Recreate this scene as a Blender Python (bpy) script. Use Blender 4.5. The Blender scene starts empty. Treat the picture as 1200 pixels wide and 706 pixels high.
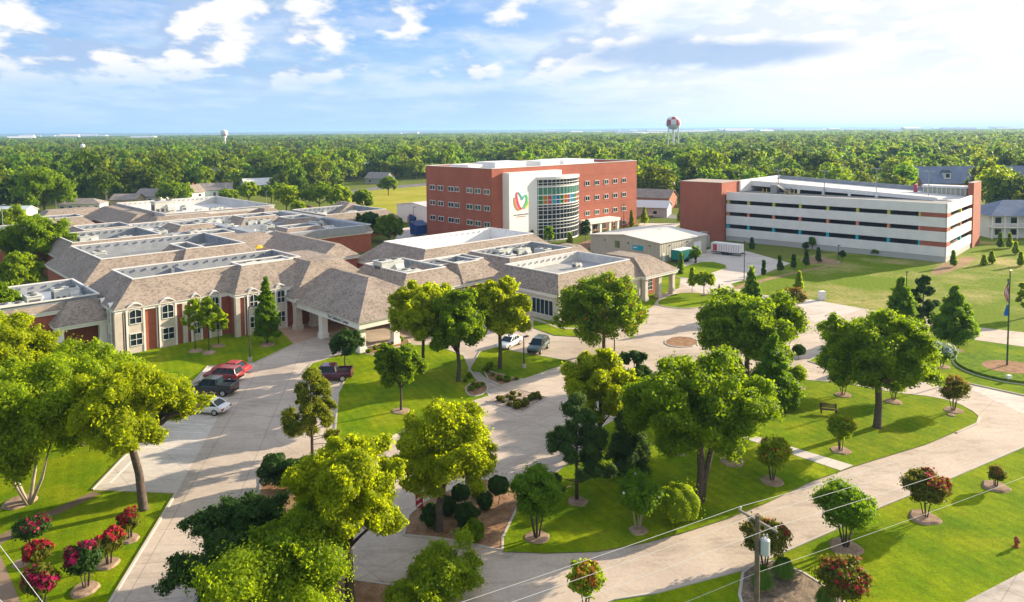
import bpy, bmesh, math, random
import numpy as np
from mathutils import Vector, Matrix

# ---------------------------------------------------------------- camera, sky, sun, exposure
SC = bpy.context.scene
COL = SC.collection
IW, FPX, CAMH = 1200., 860., 30.
PITCH = math.radians(3.5)
ROLL = -math.atan(0.0080)
PPY = 152.2 + FPX * math.tan(PITCH)
CM = Matrix.Rotation(math.pi / 2 - PITCH, 3, 'X') @ Matrix.Rotation(ROLL, 3, 'Z')
cd = bpy.data.cameras.new('camera')
cam = bpy.data.objects.new('camera', cd)
COL.objects.link(cam)
cam.matrix_world = Matrix.Translation((0, 0, CAMH)) @ CM.to_4x4()
cd.sensor_width = 36
cd.lens = 36 * FPX / IW
cd.shift_y = (PPY - 353.) / IW
cd.clip_start = 0.5
cd.clip_end = 60000
SC.camera = cam

SUN_AZ = math.radians(62)      # clockwise from +Y (the viewing direction)
SUN_EL = math.radians(17.5)
wd = bpy.data.worlds.new('World')
SC.world = wd
wd.use_nodes = True
nt = wd.node_tree
nt.nodes.clear()
N = nt.nodes.new
L = nt.links.new
out = N('ShaderNodeOutputWorld')
bg = N('ShaderNodeBackground')
bg.inputs[1].default_value = 0.082
L(bg.outputs[0], out.inputs[0])
sky = N('ShaderNodeTexSky')
sky.sky_type = 'NISHITA'
sky.sun_disc = False
sky.sun_elevation = SUN_EL
sky.sun_rotation = SUN_AZ
sky.air_density = 1.0
sky.dust_density = 0.9
sky.ozone_density = 2.2
geo = N('ShaderNodeTexCoord')
sep = N('ShaderNodeSeparateXYZ')
L(geo.outputs['Generated'], sep.inputs[0])

def wmath(op, a, b=None, clamp=False):
    n = N('ShaderNodeMath')
    n.operation = op
    n.use_clamp = clamp
    for i, v in enumerate((a, b)):
        if v is None:
            continue
        if isinstance(v, (int, float)):
            n.inputs[i].default_value = v
        else:
            L(v, n.inputs[i])
    return n.outputs[0]

def wramp(v, a, b, c=0., d=1.):
    n = N('ShaderNodeMapRange')
    n.interpolation_type = 'SMOOTHSTEP'
    L(v, n.inputs[0])
    for i, q in enumerate((a, b, c, d)):
        n.inputs[i + 1].default_value = q
    return n.outputs[0]

def cloud_noise(off, sx, sy, scale, detail, rough, dist=0.0):
    zz = wmath('ADD', wmath('MAXIMUM', sep.outputs[2], 0.0), 0.055)
    px = wmath('ADD', wmath('MULTIPLY', wmath('DIVIDE', sep.outputs[0], zz), sx), off[0])
    py = wmath('ADD', wmath('MULTIPLY', wmath('DIVIDE', sep.outputs[1], zz), sy), off[1])
    cb = N('ShaderNodeCombineXYZ')
    L(px, cb.inputs[0])
    L(py, cb.inputs[1])
    cb.inputs[2].default_value = off[2]
    nz = N('ShaderNodeTexNoise')
    nz.inputs['Scale'].default_value = scale
    nz.inputs['Detail'].default_value = detail
    nz.inputs['Roughness'].default_value = rough
    nz.inputs['Distortion'].default_value = dist
    L(cb.outputs[0], nz.inputs['Vector'])
    return nz.outputs[0]

def wmix(f, a, b):
    n = N('ShaderNodeMix')
    n.data_type = 'RGBA'
    if isinstance(f, (int, float)):
        n.inputs[0].default_value = f
    else:
        L(f, n.inputs[0])
    for i, v in ((6, a), (7, b)):
        if isinstance(v, tuple):
            n.inputs[i].default_value = (*v, 1)
        else:
            L(v, n.inputs[i])
    return n.outputs[2]

# puffy cumulus (a copy shifted towards the sun gives lit rims and grey bases), thin veils, one grey bank on the right
def puff_noise(off, scale, detail, rough, flat=0.26, sy=0.8):
    zz = wmath('ADD', wmath('MAXIMUM', sep.outputs[2], 0.0), flat)
    cb = N('ShaderNodeCombineXYZ')
    L(wmath('ADD', wmath('DIVIDE', sep.outputs[0], zz), off[0]), cb.inputs[0])
    L(wmath('ADD', wmath('MULTIPLY', wmath('DIVIDE', sep.outputs[1], zz), sy), off[1]), cb.inputs[1])
    cb.inputs[2].default_value = off[2]
    nz = N('ShaderNodeTexNoise')
    nz.inputs['Scale'].default_value = scale
    nz.inputs['Detail'].default_value = detail
    nz.inputs['Roughness'].default_value = rough
    L(cb.outputs[0], nz.inputs['Vector'])
    return nz.outputs[0]
n1 = puff_noise((4.3, 8.1, 1.3), 3.2, 9, 0.55)
n2 = puff_noise((4.3 + .05, 8.1 + .07, 1.3), 3.2, 6, 0.52)
big = puff_noise((1.3, 6.9, 2.6), 0.8, 3, 0.5)
veil = puff_noise((9.4, 2.2, 4.0), 1.6, 7, 0.6, 0.12)
bank = puff_noise((2.4, 5.2, 8.0), 1.1, 6, 0.55, 0.09)
el = sep.outputs[2]
az = wmath('DIVIDE', sep.outputs[0], wmath('MAXIMUM', sep.outputs[1], 0.05))
right = wramp(az, -0.12, 0.50)
dens = wmath('ADD', n1, wmath('MULTIPLY', wmath('SUBTRACT', big, 0.5), 0.4))
cover = wmath('MULTIPLY', wramp(dens, 0.425, 0.525), wramp(el, 0.035, 0.09))
lit = wramp(wmath('SUBTRACT', n1, n2), -0.05, 0.06)
CW = (4.7, 4.65, 4.6)
CG = (2.0, 2.75, 4.0)
cloudcol = wmix(lit, wmix(wmath('MULTIPLY', right, 0.8), CG, (4.0, 4.3, 4.7)), CW)
blue = wmix(wramp(el, 0.02, 0.20), (1.8, 3.0, 4.6), (0.55, 1.65, 4.05))
blue = wmix(0.25, blue, sky.outputs[0])
veilf = wmath('MULTIPLY', wramp(veil, 0.40, 0.66), 0.5)
base = wmix(wmath('ADD', veilf, wmath('MULTIPLY', right, 0.92), True), blue, (4.7, 4.75, 4.8))
# low grey blue layers
base = wmix(wmath('MULTIPLY', wmath('MULTIPLY', wramp(bank, 0.48, 0.62), wramp(el, 0.19, 0.08)), wmath('SUBTRACT', 0.6, wmath('MULTIPLY', right, 0.6))), base, (1.75, 2.65, 4.1))
allc = wmix(wmath('MULTIPLY', cover, wmath('SUBTRACT', 1.0, wmath('MULTIPLY', right, 0.35))), base, cloudcol)
ex = wmath('DIVIDE', wmath('SUBTRACT', az, 0.27), 0.20)
ey = wmath('DIVIDE', wmath('ADD', wmath('SUBTRACT', el, 0.100), wmath('MULTIPLY', wmath('SUBTRACT', n1, 0.5), 0.05)), 0.024)
gb_ = wramp(wmath('ADD', wmath('MULTIPLY', ex, ex), wmath('MULTIPLY', ey, ey)), 1.25, 0.25)
allc = wmix(wmath('MULTIPLY', gb_, 0.85), allc, (1.9, 2.7, 4.0))
horiz = wramp(el, 0.10, 0.0, 0.0, 0.8)
allc = wmix(horiz, allc, wmix(right, (2.3, 3.4, 4.7), (4.3, 4.6, 4.9)))
L(allc, bg.inputs[0])

sl = bpy.data.lights.new('sun', 'SUN')
sl.energy = 4.8
sl.angle = math.radians(0.55)
sl.color = (1.0, 0.83, 0.60)
so = bpy.data.objects.new('sun', sl)
COL.objects.link(so)
sd = Vector((math.sin(SUN_AZ) * math.cos(SUN_EL), math.cos(SUN_AZ) * math.cos(SUN_EL), math.sin(SUN_EL)))
so.rotation_euler = sd.to_track_quat('Z', 'Y').to_euler()
so.location = (200, 100, 200)

vs = SC.view_settings
vs.view_transform = 'Standard'
vs.look = 'None'
vs.gamma = 1
vs.use_curve_mapping = False
vs.exposure = 1.45
SC.render.engine = 'CYCLES'
SC.cycles.max_bounces = 6
SC.cycles.transparent_max_bounces = 4
SC.cycles.volume_bounces = 0

# ---------------------------------------------------------------- measuring: where a sight line meets the ground
def ray(x, y):
    return CM @ Vector((x - 600., PPY - y, -FPX))
def gp(x, y, z=0.):
    d = ray(x, y)
    t = (z - CAMH) / d.z
    return Vector((d.x * t, d.y * t, z))
def sc_at(x, y):                      # pixels per metre at a ground point
    p = gp(x, y)
    return FPX / p.y
def height_of(x, y, ytop):
    b = gp(x, y)
    d = ray(x, ytop)
    return CAMH + d.z * (b.y / d.y)
TH = math.radians(43.5)
CT, ST = math.cos(TH), math.sin(TH)
def xy(u, v, z=0.):
    return Vector((u * CT - v * ST, u * ST + v * CT, z))
def uv_of(p):
    return (p.x * CT + p.y * ST, -p.x * ST + p.y * CT)

# ---------------------------------------------------------------- materials
MATS = {}
def mat(name, col, rough=0.7, col2=None, scale=1.0, detail=4, metal=0.0, spec=0.3, coord='Object', bump=0.0, lo=0.35, hi=0.65, grain=0.0, gscale=40.):
    if name in MATS:
        return MATS[name]
    m = bpy.data.materials.new(name)
    m.use_nodes = True
    t = m.node_tree
    b = t.nodes['Principled BSDF']
    b.inputs['Base Color'].default_value = (*col, 1)
    b.inputs['Roughness'].default_value = rough
    b.inputs['Metallic'].default_value = metal
    b.inputs['Specular IOR Level'].default_value = spec
    if col2 is not None or bump or grain:
        tc = t.nodes.new('ShaderNodeTexCoord')
        src = tc.outputs['Object']
        if coord == 'World':
            g = t.nodes.new('ShaderNodeNewGeometry')
            src = g.outputs['Position']
        nz = t.nodes.new('ShaderNodeTexNoise')
        nz.inputs['Scale'].default_value = scale
        nz.inputs['Detail'].default_value = detail
        nz.inputs['Roughness'].default_value = 0.6
        t.links.new(src, nz.inputs['Vector'])
        rp = t.nodes.new('ShaderNodeValToRGB')
        rp.color_ramp.elements[0].position = lo
        rp.color_ramp.elements[1].position = hi
        rp.color_ramp.elements[0].color = (*col, 1)
        rp.color_ramp.elements[1].color = (*(col2 or col), 1)
        t.links.new(nz.outputs[0], rp.inputs[0])
        cout = rp.outputs[0]
        if grain:
            n2 = t.nodes.new('ShaderNodeTexNoise')
            n2.inputs['Scale'].default_value = gscale
            n2.inputs['Detail'].default_value = 3
            t.links.new(src, n2.inputs['Vector'])
            mr = t.nodes.new('ShaderNodeMapRange')
            mr.inputs[1].default_value = 0.3
            mr.inputs[2].default_value = 0.7
            mr.inputs[3].default_value = 1 - grain
            mr.inputs[4].default_value = 1 + grain
            t.links.new(n2.outputs[0], mr.inputs[0])
            mx = t.nodes.new('ShaderNodeVectorMath')
            mx.operation = 'SCALE'
            t.links.new(cout, mx.inputs[0])
            t.links.new(mr.outputs[0], mx.inputs['Scale'])
            cout = mx.outputs[0]
        t.links.new(cout, b.inputs['Base Color'])
        if bump:
            bp = t.nodes.new('ShaderNodeBump')
            bp.inputs['Strength'].default_value = bump
            t.links.new(nz.outputs[0], bp.inputs['Height'])
            t.links.new(bp.outputs[0], b.inputs['Normal'])
    MATS[name] = m
    return m

def leaf_mat(name, c1, c2, trans, tcol, hue_obj=0.0):
    if name in MATS:
        return MATS[name]
    m = bpy.data.materials.new(name)
    m.use_nodes = True
    t = m.node_tree
    b = t.nodes['Principled BSDF']
    b.inputs['Roughness'].default_value = 0.55
    b.inputs['Specular IOR Level'].default_value = 0.12
    g = t.nodes.new('ShaderNodeNewGeometry')
    rp = t.nodes.new('ShaderNodeValToRGB')
    rp.color_ramp.elements[0].color = (*c1, 1)
    rp.color_ramp.elements[1].color = (*c2, 1)
    t.links.new(g.outputs['Random Per Island'], rp.inputs[0])
    cout = rp.outputs[0]
    tr = t.nodes.new('ShaderNodeBsdfTranslucent')
    tr.inputs[0].default_value = (*tcol, 1)
    if hue_obj:
        oi = t.nodes.new('ShaderNodeObjectInfo')
        hs = t.nodes.new('ShaderNodeHueSaturation')
        mr = t.nodes.new('ShaderNodeMapRange')
        mr.inputs[3].default_value = 0.5 - hue_obj
        mr.inputs[4].default_value = 0.5 + hue_obj * 0.7
        t.links.new(oi.outputs['Random'], mr.inputs[0])
        t.links.new(mr.outputs[0], hs.inputs['Hue'])
        mv = t.nodes.new('ShaderNodeMath')
        mv.operation = 'MULTIPLY_ADD'
        fr = t.nodes.new('ShaderNodeMath')
        fr.operation = 'FRACT'
        m7 = t.nodes.new('ShaderNodeMath')
        m7.operation = 'MULTIPLY'
        m7.inputs[1].default_value = 7.31
        t.links.new(oi.outputs['Random'], m7.inputs[0])
        t.links.new(m7.outputs[0], fr.inputs[0])
        t.links.new(fr.outputs[0], mv.inputs[0])
        mv.inputs[1].default_value = 0.95
        mv.inputs[2].default_value = 0.48
        t.links.new(mv.outputs[0], hs.inputs['Value'])
        t.links.new(cout, hs.inputs['Color'])
        cout = hs.outputs[0]
        hs2 = t.nodes.new('ShaderNodeHueSaturation')
        t.links.new(mr.outputs[0], hs2.inputs['Hue'])
        t.links.new(mv.outputs[0], hs2.inputs['Value'])
        hs2.inputs['Color'].default_value = (*tcol, 1)
        t.links.new(hs2.outputs[0], tr.inputs[0])
    t.links.new(cout, b.inputs['Base Color'])
    mx = t.nodes.new('ShaderNodeMixShader')
    mx.inputs[0].default_value = trans
    t.links.new(b.outputs[0], mx.inputs[1])
    t.links.new(tr.outputs[0], mx.inputs[2])
    t.links.new(mx.outputs[0], t.nodes['Material Output'].inputs[0])
    MATS[name] = m
    return m

LF = {
    'oak': leaf_mat('oak_leaves', (.060, .122, .003), (.130, .200, .005), .44, (.40, .58, .006)),
    'gold': leaf_mat('golden_green_leaves', (.108, .158, .002), (.245, .272, .003), .47, (.68, .79, .006)),
    'lime': leaf_mat('lime_leaves', (.085, .145, .004), (.185, .250, .006), .46, (.55, .72, .010)),
    'dark': leaf_mat('dark_green_leaves', (.022, .060, .010), (.045, .095, .014), .25, (.12, .24, .02)),
    'pine': leaf_mat('pine_needles', (.085, .120, .008), (.160, .195, .012), .40, (.45, .50, .02)),
    'bluepine': leaf_mat('blue_green_needles', (.032, .075, .018), (.065, .120, .024), .28, (.18, .30, .04)),
    'cypress': leaf_mat('cypress_leaves', (.052, .125, .005), (.115, .200, .008), .42, (.34, .56, .012)),
    'crape': leaf_mat('crape_leaves', (.060, .095, .010), (.140, .135, .014), .35, (.34, .34, .02)),
    'red': leaf_mat('crape_blossoms', (.26, .008, .022), (.42, .030, .050), .28, (.45, .03, .04)),
    'magenta': leaf_mat('magenta_blossoms', (.20, .005, .045), (.34, .010, .085), .28, (.36, .012, .07)),
    'orange': leaf_mat('orange_tips', (.30, .075, .025), (.40, .20, .02), .35, (.50, .24, .02)),
    'white': leaf_mat('white_blossoms', (.55, .60, .62), (.70, .74, .72), .25, (.6, .62, .6)),
    'far': leaf_mat('woodland_leaves', (.032, .080, .005), (.100, .165, .007), .38, (.34, .50, .010), 0.028),
    'grass': leaf_mat('ornamental_grass_blades', (.05, .12, .012), (.11, .21, .02), .3, (.22, .38, .03)),
}
BARK = mat('bark', (.060, .045, .035), .9, (.115, .09, .07), 3.0, bump=.3)
PALEBARK = mat('pale_bark', (.30, .25, .19), .85, (.42, .36, .29), 4.0)
BRICK = mat('red_brick', (.285, .085, .052), .88, (.345, .110, .068), 1.2, grain=.14, gscale=9.)
BRICK2 = mat('hospital_brick', (.315, .092, .058), .88, (.365, .115, .072), .25, grain=.10, gscale=6.)
STONE = mat('pale_limestone', (.52, .46, .40), .8, (.60, .54, .47), 1.5)
WHITE = mat('white_trim_paint', (.74, .72, .69), .55, (.80, .78, .75), .8)
WALLW = mat('white_wall_panel', (.76, .75, .73), .6, (.80, .79, .77), .3)
METALW = mat('white_painted_metal', (.66, .66, .65), .5, (.72, .72, .71), .5)
MEMB = mat('roof_membrane', (.25, .25, .255), .8, (.37, .365, .36), .35, grain=.08, gscale=4.)
WMEMB = mat('white_roof_membrane', (.50, .50, .50), .75, (.60, .60, .59), .3)
WELL = mat('blue_grey_parapet_metal', (.22, .245, .285), .6, (.29, .315, .35), .6)
COPING = mat('pale_coping', (.66, .65, .63), .5)
GLASS = mat('window_glass', (.016, .030, .040), .12, spec=.28)
GLASST = mat('teal_tinted_glass', (.03, .09, .075), .08, spec=.8)
FRAME = mat('white_window_frame', (.72, .72, .70), .5)
HVAC = mat('pale_hvac_casing', (.44, .46, .44), .6, (.52, .54, .51), 1.5)
HVACG = mat('hvac_grille', (.10, .105, .11), .7)
BEIGE = mat('beige_metal_siding', (.40, .385, .325), .6, (.44, .42, .36), .5)
BLACK = mat('black_plastic', (.015, .015, .016), .6)
POLEG = mat('galvanised_pole', (.28, .29, .30), .5, metal=.4)
BRONZE = mat('dark_bronze_pole', (.05, .045, .04), .5)
SOFFIT = mat('soffit', (.55, .5, .45), .8)

def shingle(name, a, b):
    m = bpy.data.materials.new(name)
    m.use_nodes = True
    t = m.node_tree
    bs = t.nodes['Principled BSDF']
    bs.inputs['Roughness'].default_value = .92
    bs.inputs['Specular IOR Level'].default_value = .15
    tc = t.nodes.new('ShaderNodeTexCoord')
    mp = t.nodes.new('ShaderNodeMapping')
    mp.inputs['Scale'].default_value = (2.6, 2.6, 5.5)
    t.links.new(tc.outputs['Object'], mp.inputs[0])
    vo = t.nodes.new('ShaderNodeTexVoronoi')
    vo.inputs['Scale'].default_value = 1.15
    t.links.new(mp.outputs[0], vo.inputs['Vector'])
    rp = t.nodes.new('ShaderNodeValToRGB')
    e = rp.color_ramp.elements
    e[0].position, e[0].color = 0.12, (*a, 1)
    e[1].position, e[1].color = 0.62, (*b, 1)
    t.links.new(vo.outputs['Color'], rp.inputs[0])
    nz = t.nodes.new('ShaderNodeTexNoise')
    nz.inputs['Scale'].default_value = .35
    nz.inputs['Detail'].default_value = 5
    t.links.new(tc.outputs['Object'], nz.inputs['Vector'])
    mr = t.nodes.new('ShaderNodeMapRange')
    mr.inputs[1].default_value, mr.inputs[2].default_value = .3, .7
    mr.inputs[3].default_value, mr.inputs[4].default_value = .86, 1.12
    t.links.new(nz.outputs[0], mr.inputs[0])
    sc = t.nodes.new('ShaderNodeVectorMath')
    sc.operation = 'SCALE'
    t.links.new(rp.outputs[0], sc.inputs[0])
    t.links.new(mr.outputs[0], sc.inputs['Scale'])
    t.links.new(sc.outputs[0], bs.inputs['Base Color'])
    return m
SHING = shingle('tan_shingles', (.185, .152, .128), (.300, .250, .210))
SHINGG = shingle('grey_shingles', (.20, .18, .17), (.29, .26, .24))
SHINGB = shingle('blue_grey_shingles', (.13, .16, .23), (.19, .22, .30))

def concrete(name, c1, c2, joint=4.6, jw=.03, jcol=.72, rot=TH):
    m = bpy.data.materials.new(name)
    m.use_nodes = True
    t = m.node_tree
    bs = t.nodes['Principled BSDF']
    bs.inputs['Roughness'].default_value = .85
    bs.inputs['Specular IOR Level'].default_value = .2
    g = t.nodes.new('ShaderNodeNewGeometry')
    nz = t.nodes.new('ShaderNodeTexNoise')
    nz.inputs['Scale'].default_value = .16
    nz.inputs['Detail'].default_value = 7
    nz.inputs['Roughness'].default_value = .62
    t.links.new(g.outputs['Position'], nz.inputs['Vector'])
    rp = t.nodes.new('ShaderNodeValToRGB')
    rp.color_ramp.elements[0].position, rp.color_ramp.elements[0].color = .33, (*c1, 1)
    rp.color_ramp.elements[1].position, rp.color_ramp.elements[1].color = .66, (*c2, 1)
    t.links.new(nz.outputs[0], rp.inputs[0])
    mp = t.nodes.new('ShaderNodeMapping')
    mp.inputs['Rotation'].default_value = (0, 0, -rot)
    mp.inputs['Scale'].default_value = (1 / joint,) * 3
    t.links.new(g.outputs['Position'], mp.inputs[0])
    sp = t.nodes.new('ShaderNodeSeparateXYZ')
    t.links.new(mp.outputs[0], sp.inputs[0])
    vals = []
    for k in (0, 1):
        a = t.nodes.new('ShaderNodeMath'); a.operation = 'FRACT'
        t.links.new(sp.outputs[k], a.inputs[0])
        c = t.nodes.new('ShaderNodeMath'); c.operation = 'LESS_THAN'
        t.links.new(a.outputs[0], c.inputs[0]); c.inputs[1].default_value = jw / joint * 2
        vals.append(c.outputs[0])
    mx = t.nodes.new('ShaderNodeMath'); mx.operation = 'MAXIMUM'
    t.links.new(vals[0], mx.inputs[0]); t.links.new(vals[1], mx.inputs[1])
    # traffic grime and stains
    st = t.nodes.new('ShaderNodeTexNoise')
    st.inputs['Scale'].default_value = .45
    st.inputs['Detail'].default_value = 9
    st.inputs['Roughness'].default_value = .68
    st.inputs['Distortion'].default_value = .8
    mps = t.nodes.new('ShaderNodeMapping')
    mps.inputs['Rotation'].default_value = (0, 0, -rot)
    mps.inputs['Scale'].default_value = (.45, 1.6, 1)
    t.links.new(g.outputs['Position'], mps.inputs[0])
    t.links.new(mps.outputs[0], st.inputs['Vector'])
    ms = t.nodes.new('ShaderNodeMapRange')
    ms.inputs[1].default_value, ms.inputs[2].default_value = .50, .72
    ms.inputs[3].default_value, ms.inputs[4].default_value = 1.04, .72
    t.links.new(st.outputs[0], ms.inputs[0])
    # each slab a slightly different tone
    fl = t.nodes.new('ShaderNodeVectorMath'); fl.operation = 'FLOOR'
    t.links.new(mp.outputs[0], fl.inputs[0])
    wn = t.nodes.new('ShaderNodeTexWhiteNoise'); wn.noise_dimensions = '2D'
    t.links.new(fl.outputs[0], wn.inputs['Vector'])
    mr = t.nodes.new('ShaderNodeMapRange')
    mr.inputs[3].default_value, mr.inputs[4].default_value = .955, 1.03
    t.links.new(wn.outputs['Value'], mr.inputs[0])
    n3 = t.nodes.new('ShaderNodeTexNoise')
    n3.inputs['Scale'].default_value = 3.5
    n3.inputs['Detail'].default_value = 6
    t.links.new(g.outputs['Position'], n3.inputs['Vector'])
    m3 = t.nodes.new('ShaderNodeMapRange')
    m3.inputs[1].default_value, m3.inputs[2].default_value = .3, .7
    m3.inputs[3].default_value, m3.inputs[4].default_value = .91, 1.07
    t.links.new(n3.outputs[0], m3.inputs[0])
    mm = t.nodes.new('ShaderNodeMath'); mm.operation = 'MULTIPLY'
    m0 = t.nodes.new('ShaderNodeMath'); m0.operation = 'MULTIPLY'
    t.links.new(mr.outputs[0], m0.inputs[0]); t.links.new(ms.outputs[0], m0.inputs[1])
    t.links.new(m0.outputs[0], mm.inputs[0]); t.links.new(m3.outputs[0], mm.inputs[1])
    jm = t.nodes.new('ShaderNodeMapRange')
    jm.inputs[3].default_value, jm.inputs[4].default_value = 1, jcol
    t.links.new(mx.outputs[0], jm.inputs[0])
    m4 = t.nodes.new('ShaderNodeMath'); m4.operation = 'MULTIPLY'
    t.links.new(mm.outputs[0], m4.inputs[0]); t.links.new(jm.outputs[0], m4.inputs[1])
    sc = t.nodes.new('ShaderNodeVectorMath'); sc.operation = 'SCALE'
    t.links.new(rp.outputs[0], sc.inputs[0]); t.links.new(m4.outputs[0], sc.inputs['Scale'])
    t.links.new(sc.outputs[0], bs.inputs['Base Color'])
    MATS[name] = m
    return m
CONC = concrete('worn_concrete', (.385, .318, .262), (.505, .425, .350), 5.2)
ROADC = concrete('road_concrete', (.395, .325, .265), (.515, .432, .355), 5.6, .02, .78, math.radians(27))
LANEC = concrete('lane_concrete', (.365, .308, .258), (.490, .415, .345), 4.4, .03, .62, 1.05)
CONC2 = concrete('pale_concrete', (.46, .41, .365), (.55, .50, .45), 4.5)
WALK = concrete('walk_concrete', (.36, .32, .28), (.44, .39, .34), 1.6, .03)
ASPH = mat('old_asphalt', (.10, .10, .10), .9, (.17, .165, .16), .2, coord='World')
KERB = mat('kerb_concrete', (.40, .355, .31), .85, (.47, .42, .37), .8, coord='World')
def turf(name, c1, c2, dry, stripe):
    m = bpy.data.materials.new(name)
    m.use_nodes = True
    t = m.node_tree
    bs = t.nodes['Principled BSDF']
    bs.inputs['Roughness'].default_value = .95
    bs.inputs['Specular IOR Level'].default_value = .04
    g = t.nodes.new('ShaderNodeNewGeometry')
    def noise(sc, det=6, ro=.6):
        n = t.nodes.new('ShaderNodeTexNoise')
        n.inputs['Scale'].default_value = sc
        n.inputs['Detail'].default_value = det
        n.inputs['Roughness'].default_value = ro
        t.links.new(g.outputs['Position'], n.inputs['Vector'])
        return n.outputs[0]
    def rng_(v, a, b, c, d):
        q = t.nodes.new('ShaderNodeMapRange')
        t.links.new(v, q.inputs[0])
        for i, k in enumerate((a, b, c, d)): q.inputs[i + 1].default_value = k
        return q.outputs[0]
    def mix(f, a, b):
        q = t.nodes.new('ShaderNodeMix'); q.data_type = 'RGBA'
        t.links.new(f, q.inputs[0])
        for i, k in ((6, a), (7, b)):
            if isinstance(k, tuple): q.inputs[i].default_value = (*k, 1)
            else: t.links.new(k, q.inputs[i])
        return q.outputs[2]
    c = mix(rng_(noise(.22, 8), .35, .65, 0, 1), c1, c2)
    c = mix(rng_(noise(.11, 7, .65), .54, .72, 0, .42), c, dry)
    w = t.nodes.new('ShaderNodeTexWave')
    w.inputs['Scale'].default_value = .30
    w.inputs['Distortion'].default_value = .6
    mp = t.nodes.new('ShaderNodeMapping')
    mp.inputs['Rotation'].default_value = (0, 0, -.5)
    t.links.new(g.outputs['Position'], mp.inputs[0])
    t.links.new(mp.outputs[0], w.inputs['Vector'])
    a1 = rng_(w.outputs['Fac'], 0, 1, 1 - stripe, 1 + stripe)
    a2 = rng_(noise(4.5, 5, .7), .3, .7, .70, 1.28)
    a3 = rng_(noise(.9, 4), .3, .7, .86, 1.12)
    m1 = t.nodes.new('ShaderNodeMath'); m1.operation = 'MULTIPLY'
    t.links.new(a1, m1.inputs[0]); t.links.new(a2, m1.inputs[1])
    m2 = t.nodes.new('ShaderNodeMath'); m2.operation = 'MULTIPLY'
    t.links.new(m1.outputs[0], m2.inputs[0]); t.links.new(a3, m2.inputs[1])
    sc = t.nodes.new('ShaderNodeVectorMath'); sc.operation = 'SCALE'
    t.links.new(c, sc.inputs[0]); t.links.new(m2.outputs[0], sc.inputs['Scale'])
    t.links.new(sc.outputs[0], bs.inputs['Base Color'])
    bp = t.nodes.new('ShaderNodeBump')
    bp.inputs['Strength'].default_value = .5
    bp.inputs['Distance'].default_value = .08
    t.links.new(noise(6., 4), bp.inputs['Height'])
    t.links.new(bp.outputs[0], bs.inputs['Normal'])
    MATS[name] = m
    return m
LAWN = turf('lawn_grass', (.092, .172, .002), (.205, .258, .003), (.245, .225, .018), .06)
FIELD = mat('patchy_field_grass', (.115, .175, .004), .95, (.36, .30, .12), .06, 9, coord='World', spec=.05, grain=.28, gscale=2.0, lo=.47, hi=.68)
DRYF = mat('dry_yellow_grass', (.24, .25, .015), .95, (.36, .32, .05), .05, 6, coord='World', spec=.05, grain=.15, gscale=1.5)
EARTH = mat('suburb_ground', (.075, .115, .012), .95, (.15, .165, .030), .02, 7, coord='World', spec=.05)
MULCH = mat('bark_mulch', (.195, .110, .060), .95, (.33, .205, .125), 1.2, 8, coord='World', spec=.05, grain=.35, gscale=9.)
DIRT = mat('bare_red_dirt', (.24, .16, .09), .95, (.33, .22, .13), .3, coord='World', spec=.05, grain=.2, gscale=3.)
LINEW = mat('white_line_paint', (.60, .58, .54), .7, (.70, .68, .65), 2.)

# ---------------------------------------------------------------- mesh helpers
def tag(o, label=None, cat=None, group=None, kind=None):
    if label: o['label'] = label
    if cat: o['category'] = cat
    if group: o['group'] = group
    if kind: o['kind'] = kind
    return o
def link(name, me, parent=None):
    o = bpy.data.objects.new(name, me)
    COL.objects.link(o)
    if parent is not None:
        o.parent = parent
    return o
def thing(name, label, cat, loc=(0, 0, 0), rz=0., group=None):
    o = bpy.data.objects.new(name, None)
    COL.objects.link(o)
    o.location = loc
    o.rotation_euler = (0, 0, rz)
    o.empty_display_size = .3
    return tag(o, label, cat, group)
def dup(root, loc, rz=None, sc=None, label=None):
    r = root.copy()
    COL.objects.link(r)
    r.location = loc
    if rz is not None: r.rotation_euler = (0, 0, rz)
    if sc is not None: r.scale = (sc if isinstance(sc, tuple) else (sc,) * 3)
    if label: r['label'] = label
    for ch in list(root.children):
        c = ch.copy()
        COL.objects.link(c)
        c.parent = r
        for g in list(ch.children):
            d = g.copy()
            COL.objects.link(d)
            d.parent = c
    return r

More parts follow.
